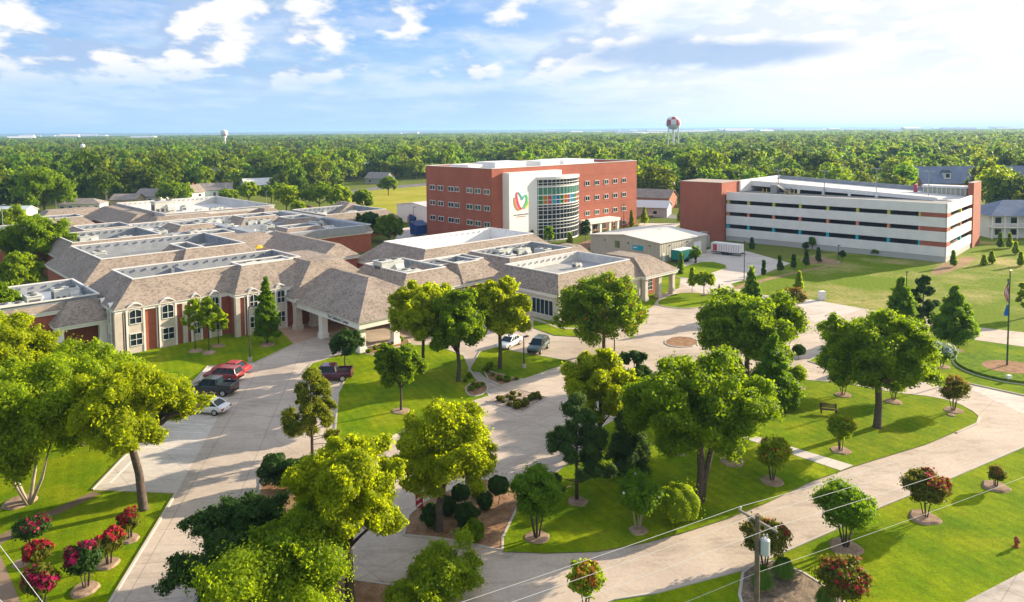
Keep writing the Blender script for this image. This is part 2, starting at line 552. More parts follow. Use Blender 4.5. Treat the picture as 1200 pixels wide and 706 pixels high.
class MB:
    def __init__(s):
        s.v, s.f = [], []
    def add(s, vs, fs):
        k = len(s.v)
        s.v += [tuple(p) for p in vs]
        s.f += [tuple(i + k for i in f) for f in fs]
        return s
    def box(s, x0, x1, y0, y1, z0, z1):
        x0, x1 = min(x0, x1), max(x0, x1); y0, y1 = min(y0, y1), max(y0, y1)
        return s.add([(x0, y0, z0), (x1, y0, z0), (x1, y1, z0), (x0, y1, z0), (x0, y0, z1), (x1, y0, z1), (x1, y1, z1), (x0, y1, z1)],
                     [(0, 3, 2, 1), (4, 5, 6, 7), (0, 1, 5, 4), (1, 2, 6, 5), (2, 3, 7, 6), (3, 0, 4, 7)])
    def quad(s, a, b, c, d):
        return s.add([a, b, c, d], [(0, 1, 2, 3)])
    def prism(s, poly, z0, z1):
        n = len(poly)
        a = sum(poly[i][0] * poly[(i + 1) % n][1] - poly[(i + 1) % n][0] * poly[i][1] for i in range(n))
        if a < 0: poly = poly[::-1]
        return s.add([(p[0], p[1], z0) for p in poly] + [(p[0], p[1], z1) for p in poly],
                     [tuple(range(n))[::-1], tuple(range(n, 2 * n))] + [(i, (i + 1) % n, n + (i + 1) % n, n + i) for i in range(n)])
    def extr(s, prof, axis, a0, a1):
        """profile of (p, z) pairs extruded along 'x' or 'y' (p runs along the other axis)"""
        n = len(prof)
        mk = (lambda p, z, a: (a, p, z)) if axis == 'x' else (lambda p, z, a: (p, a, z))
        return s.add([mk(p, z, a0) for p, z in prof] + [mk(p, z, a1) for p, z in prof],
                     [tuple(range(n)), tuple(range(n, 2 * n))[::-1]] + [(i, n + i, n + (i + 1) % n, (i + 1) % n) for i in range(n)])
    def tube(s, pts, rs, n=6):
        pts = [Vector(p) for p in pts]
        if isinstance(rs, (int, float)): rs = [rs] * len(pts)
        k = len(s.v)
        for i, p in enumerate(pts):
            d = (pts[min(i + 1, len(pts) - 1)] - pts[max(i - 1, 0)]).normalized()
            a = d.orthogonal().normalized() if abs(d.z) < .95 else Vector((1, 0, 0)).cross(d).normalized()
            b = d.cross(a)
            for j in range(n):
                t = 2 * math.pi * j / n
                s.v.append(tuple(p + (a * math.cos(t) + b * math.sin(t)) * rs[i]))
        for i in range(len(pts) - 1):
            for j in range(n):
                q = k + i * n + j; r = k + i * n + (j + 1) % n
                s.f.append((q, r, r + n, q + n))
        s.f.append(tuple(range(k, k + n))[::-1])
        e = k + (len(pts) - 1) * n
        s.f.append(tuple(range(e, e + n)))
        return s
    def cyl(s, c, r, z0, z1, n=16, r1=None):
        return s.tube([(c[0], c[1], z0), (c[0], c[1], z1)], [r, r if r1 is None else r1], n)
    def ball(s, c, r, nu=12, nv=8, sq=(1, 1, 1), jit=0., seed=0):
        rg = random.Random(seed)
        k = len(s.v)
        for i in range(nv + 1):
            ph = math.pi * i / nv
            for j in range(nu):
                t = 2 * math.pi * j / nu
                q = 1 + rg.uniform(-jit, jit)
                s.v.append((c[0] + r * sq[0] * q * math.sin(ph) * math.cos(t), c[1] + r * sq[1] * q * math.sin(ph) * math.sin(t), c[2] + r * sq[2] * q * math.cos(ph)))
        for i in range(nv):
            for j in range(nu):
                a = k + i * nu + j; b = k + i * nu + (j + 1) % nu
                s.f.append((a, a + nu, b + nu, b))
        return s
    def build(s, name, m, parent=None, org=(0, 0, 0), smooth=False, bevel=0.):
        me = bpy.data.meshes.new(name)
        ox, oy, oz = org
        me.from_pydata([(a - ox, b - oy, c - oz) for a, b, c in s.v], [], s.f)
        bm = bmesh.new()
        bm.from_mesh(me)
        bmesh.ops.remove_doubles(bm, verts=bm.verts, dist=1e-5) if smooth else None
        bmesh.ops.recalc_face_normals(bm, faces=bm.faces)
        bm.to_mesh(me)
        bm.free()
        me.materials.append(m)
        if smooth:
            me.polygons.foreach_set('use_smooth', [True] * len(me.polygons))
        o = link(name, me, parent)
        if bevel:
            b = o.modifiers.new('bevel', 'BEVEL')
            b.width = bevel; b.segments = 2; b.limit_method = 'ANGLE'
        return o

def quads_mesh(name, V, m):
    """V: (n,4,3) array of separate quads"""
    n = len(V)
    me = bpy.data.meshes.new(name)
    me.vertices.add(4 * n)
    me.vertices.foreach_set('co', np.ascontiguousarray(V, dtype=np.float32).ravel())
    me.loops.add(4 * n)
    me.loops.foreach_set('vertex_index', np.arange(4 * n, dtype=np.int32))
    me.polygons.add(n)
    me.polygons.foreach_set('loop_start', np.arange(0, 4 * n, 4, dtype=np.int32))
    me.update(calc_edges=True)
    me.materials.append(m)
    return me

def leaf_quads(P, Nn, size, rng, ratio=.6):
    n = len(P)
    Nn = Nn / (np.linalg.norm(Nn, axis=1, keepdims=True) + 1e-9)
    r = rng.normal(size=(n, 3))
    t = np.cross(Nn, r)
    t /= np.linalg.norm(t, axis=1, keepdims=True) + 1e-9
    b = np.cross(Nn, t)
    s = size * rng.uniform(.6, 1.25, (n, 1))
    k = ratio
    fold = Nn * s * .22
    return np.stack([P - t * s, P - b * s * k + fold, P + t * s, P + b * s * k + fold], 1)

# ---------------------------------------------------------------- vegetation builders
def lobe_leaves(rng, C, R, n, squash=.8, inner=.45, up=.25):
    """n leaf positions and normals spread over lobes (centres C, radii R)"""
    w = R ** 2
    k = rng.choice(len(C), n, p=w / w.sum())
    d = rng.normal(size=(n, 3))
    d[:, 2] += up
    d /= np.linalg.norm(d, axis=1, keepdims=True)
    rad = R[k][:, None] * (1 - inner * rng.random((n, 1)) ** 1.8)
    wob = 1 + .12 * np.sin(d[:, :1] * 7 + k[:, None]) * np.cos(d[:, 1:2] * 6)
    clip = inner < .15
    stray = rng.random((n, 1)) < (.01 if clip else .17)
    rad = np.where(stray, R[k][:, None] * rng.uniform(1.0, 1.45, (n, 1)), rad)
    P = C[k] + d * rad * wob * np.array([1, 1, squash])
    f = 3.2 / max(R.max(), .3)
    a_ = R.max() * (.01 if clip else .20)
    P = P + a_ * np.stack([np.sin(P[:, 1] * f + P[:, 2] * f * .7), np.sin(P[:, 2] * f + P[:, 0] * f * .8 + 1), .8 * np.sin(P[:, 0] * f + P[:, 1] * f * .9 + 2)], 1) + rng.normal(size=P.shape) * a_ * .35
    return P, d + rng.normal(size=(n, 3)) * .45

def crown_lobes(rng, kind, h, r, base):
    """lobe centres and radii of a crown between z=base and z=h, radius r"""
    C, R = [], []
    H = h - base
    if kind in ('broad', 'round', 'spread'):
        nl = {'broad': 17, 'round': 13, 'spread': 21}[kind]
        ax, ay = 1 + rng.uniform(-.14, .14), 1 + rng.uniform(-.14, .14)
        cz = base + H * .45
        for i in range(nl):
            g = (i + .5) / nl                       # boughs spread evenly round the crown, then jittered
            zz = 1 - 1.5 * g
            a = i * 2.399 + rng.uniform(-.5, .5)
            q = math.sqrt(max(0, 1 - min(1, abs(zz)) ** 2))
            d = np.array([math.cos(a) * q, math.sin(a) * q, zz])
            bR = r * rng.uniform(.24, .40)
            k = rng.uniform(.72, 1.06)
            c = np.array([d[0] * (r - bR) * k * ax, d[1] * (r - bR) * k * ay, cz + d[2] * (H * .53 - bR * .75) * k])
            C.append(list(c)); R.append(bR * .62)
            for j in range(5):
                e = rng.normal(size=3) + d * .7
                e /= np.linalg.norm(e)
                lr = bR * rng.uniform(.26, .50)
                C.append(list(c + e * np.array([1, 1, .8]) * (bR * rng.uniform(.65, 1.0)))); R.append(lr)
        C.append([0, 0, base + H * .5]); R.append(r * .24)
    elif kind == 'shrub':
        for i in range(30):
            d = rng.normal(size=3); d /= np.linalg.norm(d)
            lr = r * rng.uniform(.22, .38)
            q = rng.uniform(.5, 1) ** .5
            C.append([d[0] * (r - lr) * q, d[1] * (r - lr) * q, base + H * .5 + d[2] * (H * .5 - lr * .8) * q]); R.append(lr)
    elif kind == 'cone':
        n = 90
        for i in range(n):
            t = (i + .5) / n
            z = base + H * t * .97
            rr = r * (1 - t) ** .8 * (1 if t > .12 else .75)
            lr = max(.22, r * .24 * (1 - t * .6)) * rng.uniform(.7, 1.25)
            a = i * 2.4 + rng.uniform(-.4, .4)
            q = max(0, rr - lr * .8) * rng.uniform(.45, 1.22)
            C.append([math.cos(a) * q, math.sin(a) * q, z]); R.append(lr)
    elif kind == 'pine':
        for i in range(44):
            t = rng.uniform(0, 1) ** .9
            z = base + H * t * .93
            rr = r * (1.05 - t) ** .62
            a = i * 2.4 + rng.uniform(-.5, .5)
            q = rr * rng.uniform(.35, 1.05)
            lr = r * rng.uniform(.10, .19)
            C.append([math.cos(a) * q, math.sin(a) * q, z]); R.append(lr)
    elif kind == 'vase':
        for i in range(26):
            a = rng.uniform(0, 6.28)
            t = rng.uniform(.1, 1)
            q = r * rng.uniform(.2, .85) * (.55 + .45 * math.sin(t * 2.6))
            lr = r * rng.uniform(.22, .34)
            C.append([math.cos(a) * q, math.sin(a) * q, base + H * t * .88]); R.append(lr)
    elif kind == 'ball':
        C.append([0, 0, base + H / 2]); R.append(r)
    return np.array(C), np.array(R)

def limbs_mesh(rng, mb, C, R, fork, tr, n=9, thin=.03):
    order = np.argsort(-np.linalg.norm(C[:, :2], axis=1))
    pick = list(order[:n * 2:2]) + [int(np.argmax(C[:, 2]))]
    for k in pick:
        c = C[k]
        mid = np.array([c[0] * .45, c[1] * .45, fork + (c[2] - fork) * .55 + .2])
        mb.tube([(0, 0, fork - .3), tuple(mid), tuple(c)], [tr * .55, tr * .32, thin], 5)

def make_tree(name, label, cat, loc, h, r, base, kind='broad', leaf='oak', n=11000, size=.30, tr=.22, bark=BARK, seed=1, group=None, squash=.8,
              stems=1, extra=None, inner=.45, ratio=.6, rz=0., lean=0., twigs=9, twin=0., xname='blossom'):
    rng = np.random.default_rng(seed)
    T = thing(name, label, cat, loc, rz, group)
    C, R = crown_lobes(rng, kind, h, r, base)
    mb = MB()
    if kind in ('cone', 'pine'):
        mb.tube([(0, 0, -.1), (lean * .4, 0, h * .4), (lean, 0, h * .95)], [tr, tr * .65, .03], 7)
        for k in range(0, len(C), 2 if kind == 'cone' else 1):
            c = C[k]
            mb.tube([(0, 0, max(base * .8, c[2] - .5)), tuple(c)], [tr * .22, .02], 4)
    elif stems > 1:
        for i in range(stems):
            a = 6.28 * i / stems + rng.uniform(-.3, .3)
            q = r * .45
            mb.tube([(math.cos(a) * .12, math.sin(a) * .12, -.1), (math.cos(a) * q * .45, math.sin(a) * q * .45, base * .7 + .2), (math.cos(a) * q, math.sin(a) * q, base + (h - base) * .5)], [tr, tr * .75, tr * .3], 5)
    else:
        fork = base + (h - base) * .12
        lx, ly = rng.uniform(-.15, .15, 2)
        mb.tube([(0, 0, -.1), (0, 0, .15), (lx + lean * .3, ly, fork * .5), (lean, 0, fork), (lean * .7, 0, fork + (h - base) * .35)], [tr * 1.45, tr * 1.1, tr * .9, tr * .8, tr * .3], 8)
        if twin:
            mb.tube([(.1, 0, -.1), (twin * .25, -.1, fork * .35), (twin * .8, -.15, fork), (twin * 1.5, -.1, fork + (h - base) * .3)], [tr * 1.0, tr * .75, tr * .6, tr * .25], 7)
        limbs_mesh(rng, mb, C, R, fork, tr, twigs)
    mb.build('trunk', bark, T, smooth=True)
    C2 = C + np.array([lean * .8, 0, 0])
    P, Nn = lobe_leaves(rng, C2, R, n, squash, inner)
    me = quads_mesh('crown', leaf_quads(P, Nn, size, rng, ratio), LF[leaf])
    link('crown', me, T)
    if extra:                                  # blossom: (material, share, which part of the crown, quad size)
        lf, m, zmin, sz = extra
        P, Nn = lobe_leaves(rng, C2, R * 1.04, m * 3, squash, .16, .9)
        cl = rng.normal(size=(9 if m < 2300 else 70, 3)); cl /= np.linalg.norm(cl, axis=1, keepdims=True)
        ctr = P.mean(0)
        d = P - ctr
        d /= np.linalg.norm(d, axis=1, keepdims=True)
        near = (d @ cl.T).max(1) if lf != 'white' else rng.random(len(d))
        keep = np.argsort(-(near + (P[:, 2] - base) / (h - base) * zmin))[:m]
        me = quads_mesh(xname, leaf_quads(P[keep], Nn[keep], sz, rng, .8), LF[lf])
        link(xname, me, T)
    return T

def simple_tree_mesh(seed, h, r, base, n, size, kind='broad', leaf='far', nm='woodland_tree'):
    """a whole far tree (crown with its trunk) as one mesh"""
    rng = np.random.default_rng(seed)
    C, R = crown_lobes(rng, kind, h, r, base)
    P, Nn = lobe_leaves(rng, C, R, n, .85, .35)
    V = leaf_quads(P, Nn, size, rng, .75)
    tq = []
    w = .28
    for a in range(3):
        c, s = math.cos(a * 2.09), math.sin(a * 2.09)
        c2, s2 = math.cos((a + 1) * 2.09), math.sin((a + 1) * 2.09)
        tq.append([[w * c, w * s, -.2], [w * c2, w * s2, -.2], [w * .5 * c2, w * .5 * s2, base + 1.5], [w * .5 * c, w * .5 * s, base + 1.5]])
    V = np.concatenate([V, np.array(tq)])
    me = quads_mesh(nm, V, LF[leaf])
    me.materials.append(BARK)
    idx = np.zeros(len(V), dtype=np.int32)
    idx[-3:] = 1
    me.polygons.foreach_set('material_index', idx)
    return me

# ---------------------------------------------------------------- ground, roads, lawns
def sheet(name, poly, z, m, kind='structure'):
    bm = bmesh.new()
    vs = [bm.verts.new((p[0], p[1], z)) for p in poly]
    f = bm.faces.new(vs)
    f.normal_update()
    if f.normal.z < 0: f.normal_flip()
    bmesh.ops.triangulate(bm, faces=bm.faces)
    me = bpy.data.meshes.new(name)
    bm.to_mesh(me); bm.free()
    me.materials.append(m)
    return tag(link(name, me), kind=kind)

def smooth_poly(px, it=2, closed=True):
    P = [Vector((p[0], p[1])) for p in px]
    for _ in range(it):
        Q = []
        n = len(P)
        for i in range(n if closed else n - 1):
            a, b = P[i], P[(i + 1) % n]
            Q += [a * .75 + b * .25, a * .25 + b * .75]
        P = Q
    return P

def gpoly(px, smooth=0):
    P = [gp(*p) for p in px]
    return smooth_poly(P, smooth) if smooth else [Vector((p.x, p.y)) for p in P]

def kerb_ring(poly, z1, w=.16, name='kerb', closed=True):
    """a raised kerb strip along the polygon's edge, just outside it"""
    n = len(poly)
    ar = sum(poly[i][0] * poly[(i + 1) % n][1] - poly[(i + 1) % n][0] * poly[i][1] for i in range(n))
    sg = 1 if ar > 0 else -1
    offs = []
    for i in range(n):
        a, b, c = poly[i - 1], poly[i], poly[(i + 1) % n]
        if not closed and i == 0: a = b
        if not closed and i == n - 1: c = b
        d = Vector((c[0] - a[0], c[1] - a[1]))
        d.normalize()
        offs.append(Vector((d.y, -d.x)) * sg)
    mb = MB()
    V = []
    for p, o in zip(poly, offs):
        V += [(p[0] - o.x * .02, p[1] - o.y * .02, -.02), (p[0] - o.x * .02, p[1] - o.y * .02, z1), (p[0] + o.x * w, p[1] + o.y * w, z1 - .01), (p[0] + o.x * (w + .03), p[1] + o.y * (w + .03), -.02)]
    F = []
    for i in range(n if closed else n - 1):
        a, b = 4 * i, 4 * ((i + 1) % n)
        for k in range(3):
            F.append((a + k, a + k + 1, b + k + 1, b + k))
    mb.add(V, F)
    return tag(mb.build(name, KERB), kind='structure')

def island(px, m=LAWN, name='lawn', z=.10, kerb=True, smooth=0):
    P = gpoly(px, smooth)
    sheet(name, P, z, m)
    if kerb: kerb_ring(P, z + .03)
    return P

# one sheet to the horizon
gb = bmesh.new()
bmesh.ops.create_circle(gb, cap_ends=True, radius=26000, segments=96)
gm = bpy.data.meshes.new('ground')
gb.to_mesh(gm); gb.free()
gm.materials.append(EARTH)
tag(link('ground', gm), kind='structure')
# low blue ridges on the horizon
hb_ = MB()
rg_ = random.Random(3)
for k, (yy, hh) in enumerate(((9500, 26), (13500, 46))):
    n_ = 60
    xs = [-14000 + 28000 * i / n_ for i in range(n_ + 1)]
    zs = [hh * (.45 + .55 * (.5 + .5 * math.sin(i * .31 + k * 2) * math.cos(i * .13 + k))) * rg_.uniform(.85, 1.1) for i in range(n_ + 1)]
    for i in range(n_):
        hb_.add([(xs[i], yy - 900, -1), (xs[i + 1], yy - 900, -1), (xs[i + 1], yy, zs[i + 1]), (xs[i], yy, zs[i]), (xs[i], yy + 2500, -1), (xs[i + 1], yy + 2500, -1)], [(0, 1, 2, 3), (3, 2, 5, 4)])
tag(hb_.build('hills', mat('hill_woods', (.035, .065, .015), .95, (.08, .11, .03), .004, coord='World')), kind='structure')
# the campus turf and the rough field on the right
sheet('campus_grass', [Vector(p) for p in ((-140, 10), (150, 10), (165, 75), (60, 140), (-20, 190), (-110, 120))], .02, LAWN)
sheet('field', gpoly([(855, 336), (930, 300), (1000, 296), (1108, 309), (1165, 286), (1330, 292), (1400, 425), (1200, 400), (1140, 386), (1080, 374), (1010, 362), (940, 350)]), .028, FIELD)
sheet('lot_lawn', gpoly([(800, 262), (740, 262), (742, 280), (800, 275), (860, 282), (1108, 312), (1160, 289), (1300, 282), (1240, 262), (1165, 270), (900, 250), (850, 258)]), .024, FIELD)

DRIVE = [(40, 860), (128, 706), (205, 579), (109, 575), (166, 515), (244, 430), (299, 426), (345, 404), (325, 385), (395, 365), (480, 368), (560, 385), (600, 362), (655, 384), (720, 386), (764, 360), (776, 345),
         (796, 338), (797, 329), (800, 300), (846, 289), (880, 296), (926, 309), (893, 322), (857, 333), (862, 338), (895, 346), (940, 350), (1012, 362), (1085, 374), (1147, 384), (1200, 390), (1330, 402),
         (1330, 424), (1200, 407), (1135, 398), (1079, 389), (966, 413), (948, 424), (985, 437), (1030, 443), (1067, 448), (1131, 450), (1200, 465), (1330, 488), (1330, 520),
         (1200, 525), (1112, 563), (1031, 596), (975, 624), (911, 652), (872, 669), (827, 681), (771, 696), (720, 704), (640, 733), (540, 780), (420, 860)]
sheet('drive', gpoly(DRIVE), .032, CONC)
ga_ = gp(205, 579) - gp(128, 706)
LANEC.node_tree.nodes['Mapping'].inputs['Rotation'].default_value = (0, 0, -math.atan2(ga_.y, ga_.x))
ga_ = gp(1112, 563) - gp(911, 652)
ROADC.node_tree.nodes['Mapping'].inputs['Rotation'].default_value = (0, 0, -math.atan2(ga_.y, ga_.x))
sheet('left_drive', gpoly([(60, 830), (128, 706), (205, 579), (250, 492), (275, 458), (299, 428), (345, 405), (372, 395), (394, 418), (366, 427), (352, 438), (335, 478), (312, 545), (303, 590), (240, 760)]), .036, LANEC)
sheet('front_road', gpoly([(1200, 470), (1160, 485), (1147, 497), (1085, 522), (1000, 548), (950, 566), (900, 590), (850, 610), (800, 626), (760, 637), (700, 648), (640, 650), (560, 660), (560, 760), (640, 733), (720, 704), (771, 696), (827, 681), (872, 669), (911, 652), (975, 624), (1031, 596), (1112, 563), (1200, 525), (1330, 520), (1330, 488)]), .036, ROADC)
sheet('pale_drive', gpoly([(948, 351), (1012, 362), (1000, 366), (955, 378), (930, 362)]), .040, CONC2)
sheet('pale_drive', gpoly([(1131, 451), (1200, 466), (1200, 486), (1165, 470), (1140, 458)]), .040, CONC2)
sheet('service_yard', gpoly([(797, 332), (800, 300), (846, 289), (880, 296), (926, 309), (893, 322), (857, 333), (858, 345), (830, 350)]), .040, CONC2)
sheet('parking_bays', gpoly([(207, 578), (110, 574.5), (167, 514), (245, 431), (299, 428), (270, 462), (255, 490)]), .040, CONC2)
kerb_ring(gpoly([(20, 880), (128, 706), (205, 579)]), .13, name='kerb', closed=False)
kerb_ring(gpoly([(109, 575), (166, 515), (244, 430), (299, 426), (345, 404)])[::-1], .13, closed=False)
kerb_ring(gpoly([(1330, 520), (1200, 525), (1112, 563), (1031, 596), (975, 624), (911, 652), (872, 669), (827, 681), (771, 696), (720, 704), (640, 733)])[::-1], .10, closed=False)

island([(356, 437), (366, 427), (394, 418), (430, 410), (470, 406), (510, 405), (543, 418), (553, 440), (573, 465), (548, 473), (478, 504), (437, 522), (402, 537), (394, 505), (397, 462), (404, 448), (404, 431), (376, 433)])
island([(549, 436), (563, 413), (581, 408), (610, 414), (645, 420), (672, 425), (640, 436), (612, 446), (600, 450), (585, 452), (572, 447), (562, 438)])
L3 = island([(590, 648), (589, 631), (601, 607), (612, 585), (640, 565), (672, 540), (700, 505), (745, 478), (800, 462), (860, 450), (905, 443), (936, 446), (981, 449), (1050, 461.5), (1084, 465), (1106, 469), (1125, 475),
             (1140, 483), (1147, 489), (1144, 497), (1085, 522), (1000, 548), (950, 566), (900, 590), (850, 610), (800, 626), (760, 637), (700, 648), (640, 650)], kerb=False)
kerb_ring(gpoly([(936, 446), (981, 449), (1050, 461.5), (1084, 465), (1106, 469), (1125, 475), (1140, 483), (1147, 489), (1144, 497), (1120, 508)])[::-1], .13, closed=False)
island([(948, 424), (966, 413), (1079, 389.5), (1135, 398.5), (1200, 407.5), (1330, 424.5), (1330, 487), (1200, 464), (1131, 449), (1067, 447), (1030, 442), (985, 436)])
island([(766, 357), (785, 347), (802, 343), (845, 347), (838, 356), (815, 362), (790, 362)], smooth=1)
island([(783, 321), (800, 313), (830, 306), (857, 313), (833, 321), (800, 328)], smooth=1)
island([(625, 376), (640, 380), (655, 386), (700, 388), (690, 396), (650, 394), (625, 385)], kerb=False)
island([(474, 628), (510, 631), (541, 635.5), (575, 643), (588, 645), (588, 631), (600, 607), (610, 586), (604, 573), (590, 565), (560, 563), (530, 575), (497, 590), (480, 605)], MULCH, 'mulch_bed')
island([(303, 592), (308, 560), (316, 545), (345, 540), (400, 555), (395, 600), (350, 640), (300, 640)], MULCH, 'mulch_bed', smooth=1)
island([(385, 678), (467, 689), (480, 780), (370, 780)], MULCH, 'mulch_bed')
island([(571, 471), (607, 457), (641, 467), (612, 484)], mat('rocky_bed', (.17, .12, .09), .95, (.42, .33, .28), 2.5, 8, coord='World', grain=.4, gscale=7.), 'gravel_bed')
island([(777, 402), (790, 395), (815, 397), (818, 406), (790, 408)], MULCH, 'mulch_bed', smooth=1)
island([(915, 366), (928, 358), (943, 362), (940, 368), (925, 371)], MULCH, 'mulch_bed', smooth=1)
island([(425, 412), (450, 404), (477, 398), (480, 404), (450, 412), (432, 418)], MULCH, 'mulch_bed', smooth=1, z=.14)
island([(546, 453), (565, 447), (573, 458), (560, 466), (548, 464)], MULCH, 'mulch_bed', z=.14, smooth=1)
island([(566, 432), (575, 437), (600, 444), (612, 445), (588, 453), (573, 446)], MULCH, 'mulch_bed', z=.14)
island([(868, 698), (872, 672), (882, 665), (905, 659), (940, 672), (985, 700), (1000, 740), (880, 740)], mat('dry_bed', (.11, .085, .06), .95, (.24, .18, .12), 1.5, 8, coord='World', grain=.4, gscale=8.), 'mulch_bed', z=.06)
# round flag bed with its edging
fp = [gp(1185, 433) + Vector((math.cos(a) * 5.9, math.sin(a) * 5.9, 0)) for a in [i * math.pi / 20 for i in range(40)]]
tag(MB().prism([(fc_.x, fc_.y) for fc_ in fp], .05, .42).build('ground_cover', mat('ground_cover_leaves', (.050, .120, .003), .95, (.150, .220, .005), 1.6, 8, coord='World', spec=.05, grain=.4, gscale=7., bump=.8)), 'low clipped ground cover filling the round flag bed', 'ground cover', kind='stuff')
kerb_ring([gp(1185, 433).xy + Vector((math.cos(a), math.sin(a))) * 6.15 for a in [i * math.pi / 20 for i in range(40)]], .16, .14)
fc = gp(1184, 434)
sheet('mulch_bed', [Vector((fc.x + math.cos(i * .4) * 3.2, fc.y + math.sin(i * .4) * 2.6)) for i in range(15)], .432, MULCH)
# walks
sheet('walk', gpoly([(866, 513), (884, 512), (1000, 547), (985, 553)]), .115, CONC2)
sheet('walk', gpoly([(1100, 722), (1200, 670), (1330, 610), (1330, 680), (1200, 745)]), .04, WALK)
sheet('walk', gpoly([(-40, 648), (40, 608), (108, 577), (119, 579), (52, 611), (-30, 655)]), .04, mat('brown_walk', (.15, .105, .07), .9, (.21, .15, .10), .7, coord='World'))
sheet('walk', gpoly([(-80, 600), (0, 650), (24, 706), (10, 800), (-160, 800)]), .044, mat('brown_road', (.22, .15, .10), .9, (.28, .20, .14), .4, coord='World'))
sheet('walk', gpoly([(548, 440), (565, 412), (572, 412), (562, 438), (580, 455), (573, 466), (553, 440)]), .036, WALK)
sheet('walk', gpoly([(325, 385), (345, 380), (395, 368), (405, 385), (372, 394), (345, 404)]), .042, mat('entry_pavers', (.36, .22, .15), .85, (.45, .30, .21), .6, coord='World'))
sheet('walk', gpoly([(655, 350), (690, 365), (760, 350), (768, 357), (690, 384), (625, 372), (630, 360)]), .036, LAWN)
sheet('path', gpoly([(858, 338), (870, 333), (930, 319), (992, 307.5), (991, 309), (931, 321), (876, 335.5), (862, 340)]), .036, DIRT)
for pl in ([(886, 311), (905, 305), (925, 310), (905, 318), (890, 317)], [(930, 305), (960, 300), (992, 308), (960, 311)], [(1085, 318), (1130, 300), (1150, 303), (1100, 325)]):
    sheet('bare_patch', gpoly(pl, 2), .034, DIRT)
# far lawns and streets
sheet('dry_lawn', gpoly([(396, 233), (425, 222), (500, 216), (500, 252), (455, 252), (420, 246)]), .03, DRYF)
sheet('street', gpoly([(400, 225), (440, 219.5), (500, 215), (500, 218), (440, 223), (405, 229)]), .036, ASPH)
sheet('street', gpoly([(735, 252), (805, 258), (850, 262), (850, 257), (805, 253), (735, 248)]), .036, ASPH)
sheet('street', gpoly([(1160, 277), (1300, 285), (1300, 279), (1160, 273)]), .036, ASPH)
sheet('yard', gpoly([(452, 300), (470, 268), (500, 264), (500, 300)]), .036, CONC2)
sheet('walk', gpoly([(690, 300), (735, 285), (750, 262), (800, 262), (760, 282), (745, 305)]), .036, CONC2)
sheet('mulch_bed', gpoly([(640, 294), (672, 288), (700, 278), (720, 274), (715, 283), (690, 292), (655, 300)]), .04, mat('red_mulch', (.17, .09, .05), .95, (.27, .15, .09), 1., coord='World'))
# parking stripes (painted)
def stripe(a, b, w=.12):
    p, q = gp(*a), gp(*b)
    d = (q - p).normalized()
    o = Vector((-d.y, d.x, 0)) * w / 2
    return sheet('painted_line', [Vector((t.x, t.y)) for t in (p - o, q - o, q + o, p + o)], .046, LINEW)
stripe((129, 567), (160, 536), .28)
for k in range(9):
    t = k / 8
    stripe((166 + 66 * t, 525 - 77 * t), (225 + 46 * t, 527 - 76 * t), .13)
for a, b in (((448, 545), (500, 520)), ((470, 556), (520, 530)), ((520, 560), (560, 540))):
    stripe(a, b, .1)
# mulch rings round the trees
def ring(px, py, w, name='mulch_ring'):
    c = gp(px, py, .1)
    r = w / 2 / sc_at(px, py)
    rg = random.Random(px * 7 + py)
    pts = [Vector((c.x + math.cos(i * .3927) * r * rg.uniform(.84, 1.1), c.y + math.sin(i * .3927) * r * rg.uniform(.84, 1.1))) for i in range(16)]
    pts = smooth_poly(pts, 2)
    bm = bmesh.new()
    n = len(pts)
    lo = [bm.verts.new((p.x, p.y, .03)) for p in pts]
    mid = [bm.verts.new((c.x + (p.x - c.x) * .85, c.y + (p.y - c.y) * .85, .17)) for p in pts]
    ce = bm.verts.new((c.x, c.y, .24))
    for i in range(n):
        bm.faces.new((lo[i], lo[(i + 1) % n], mid[(i + 1) % n], mid[i]))
        bm.faces.new((mid[i], mid[(i + 1) % n], ce))
    me = bpy.data.meshes.new(name)
    bm.to_mesh(me); bm.free()
    me.materials.append(mat('ring_mulch', (.24, .165, .115), .95, (.38, .28, .21), 1.5, 8, coord='World', spec=.05, grain=.3, gscale=10.))
    return tag(link(name, me), kind='structure')
for a in ((470, 482, 24), (405, 431, 16), (313, 404, 18), (229, 411, 17), (245, 413, 18), (256, 405, 16), (677, 588, 27), (629, 630, 34), (748, 622, 26), (794, 531, 24), (858, 541, 34), (905, 564, 31), (985, 528, 27), (988, 463, 22), (1047, 471, 22),
          (1117, 481, 25), (1103, 430, 22), (936, 455, 18), (1083, 606, 37), (1167, 570, 31), (991, 641, 41), (1121, 411, 18), (22, 588, 38), (100, 690, 34), (126, 660, 28), (152, 631, 24), (25, 660, 20), (825, 346, 8), (745, 548, 22), (1115, 487, 10)):
    ring(*a)

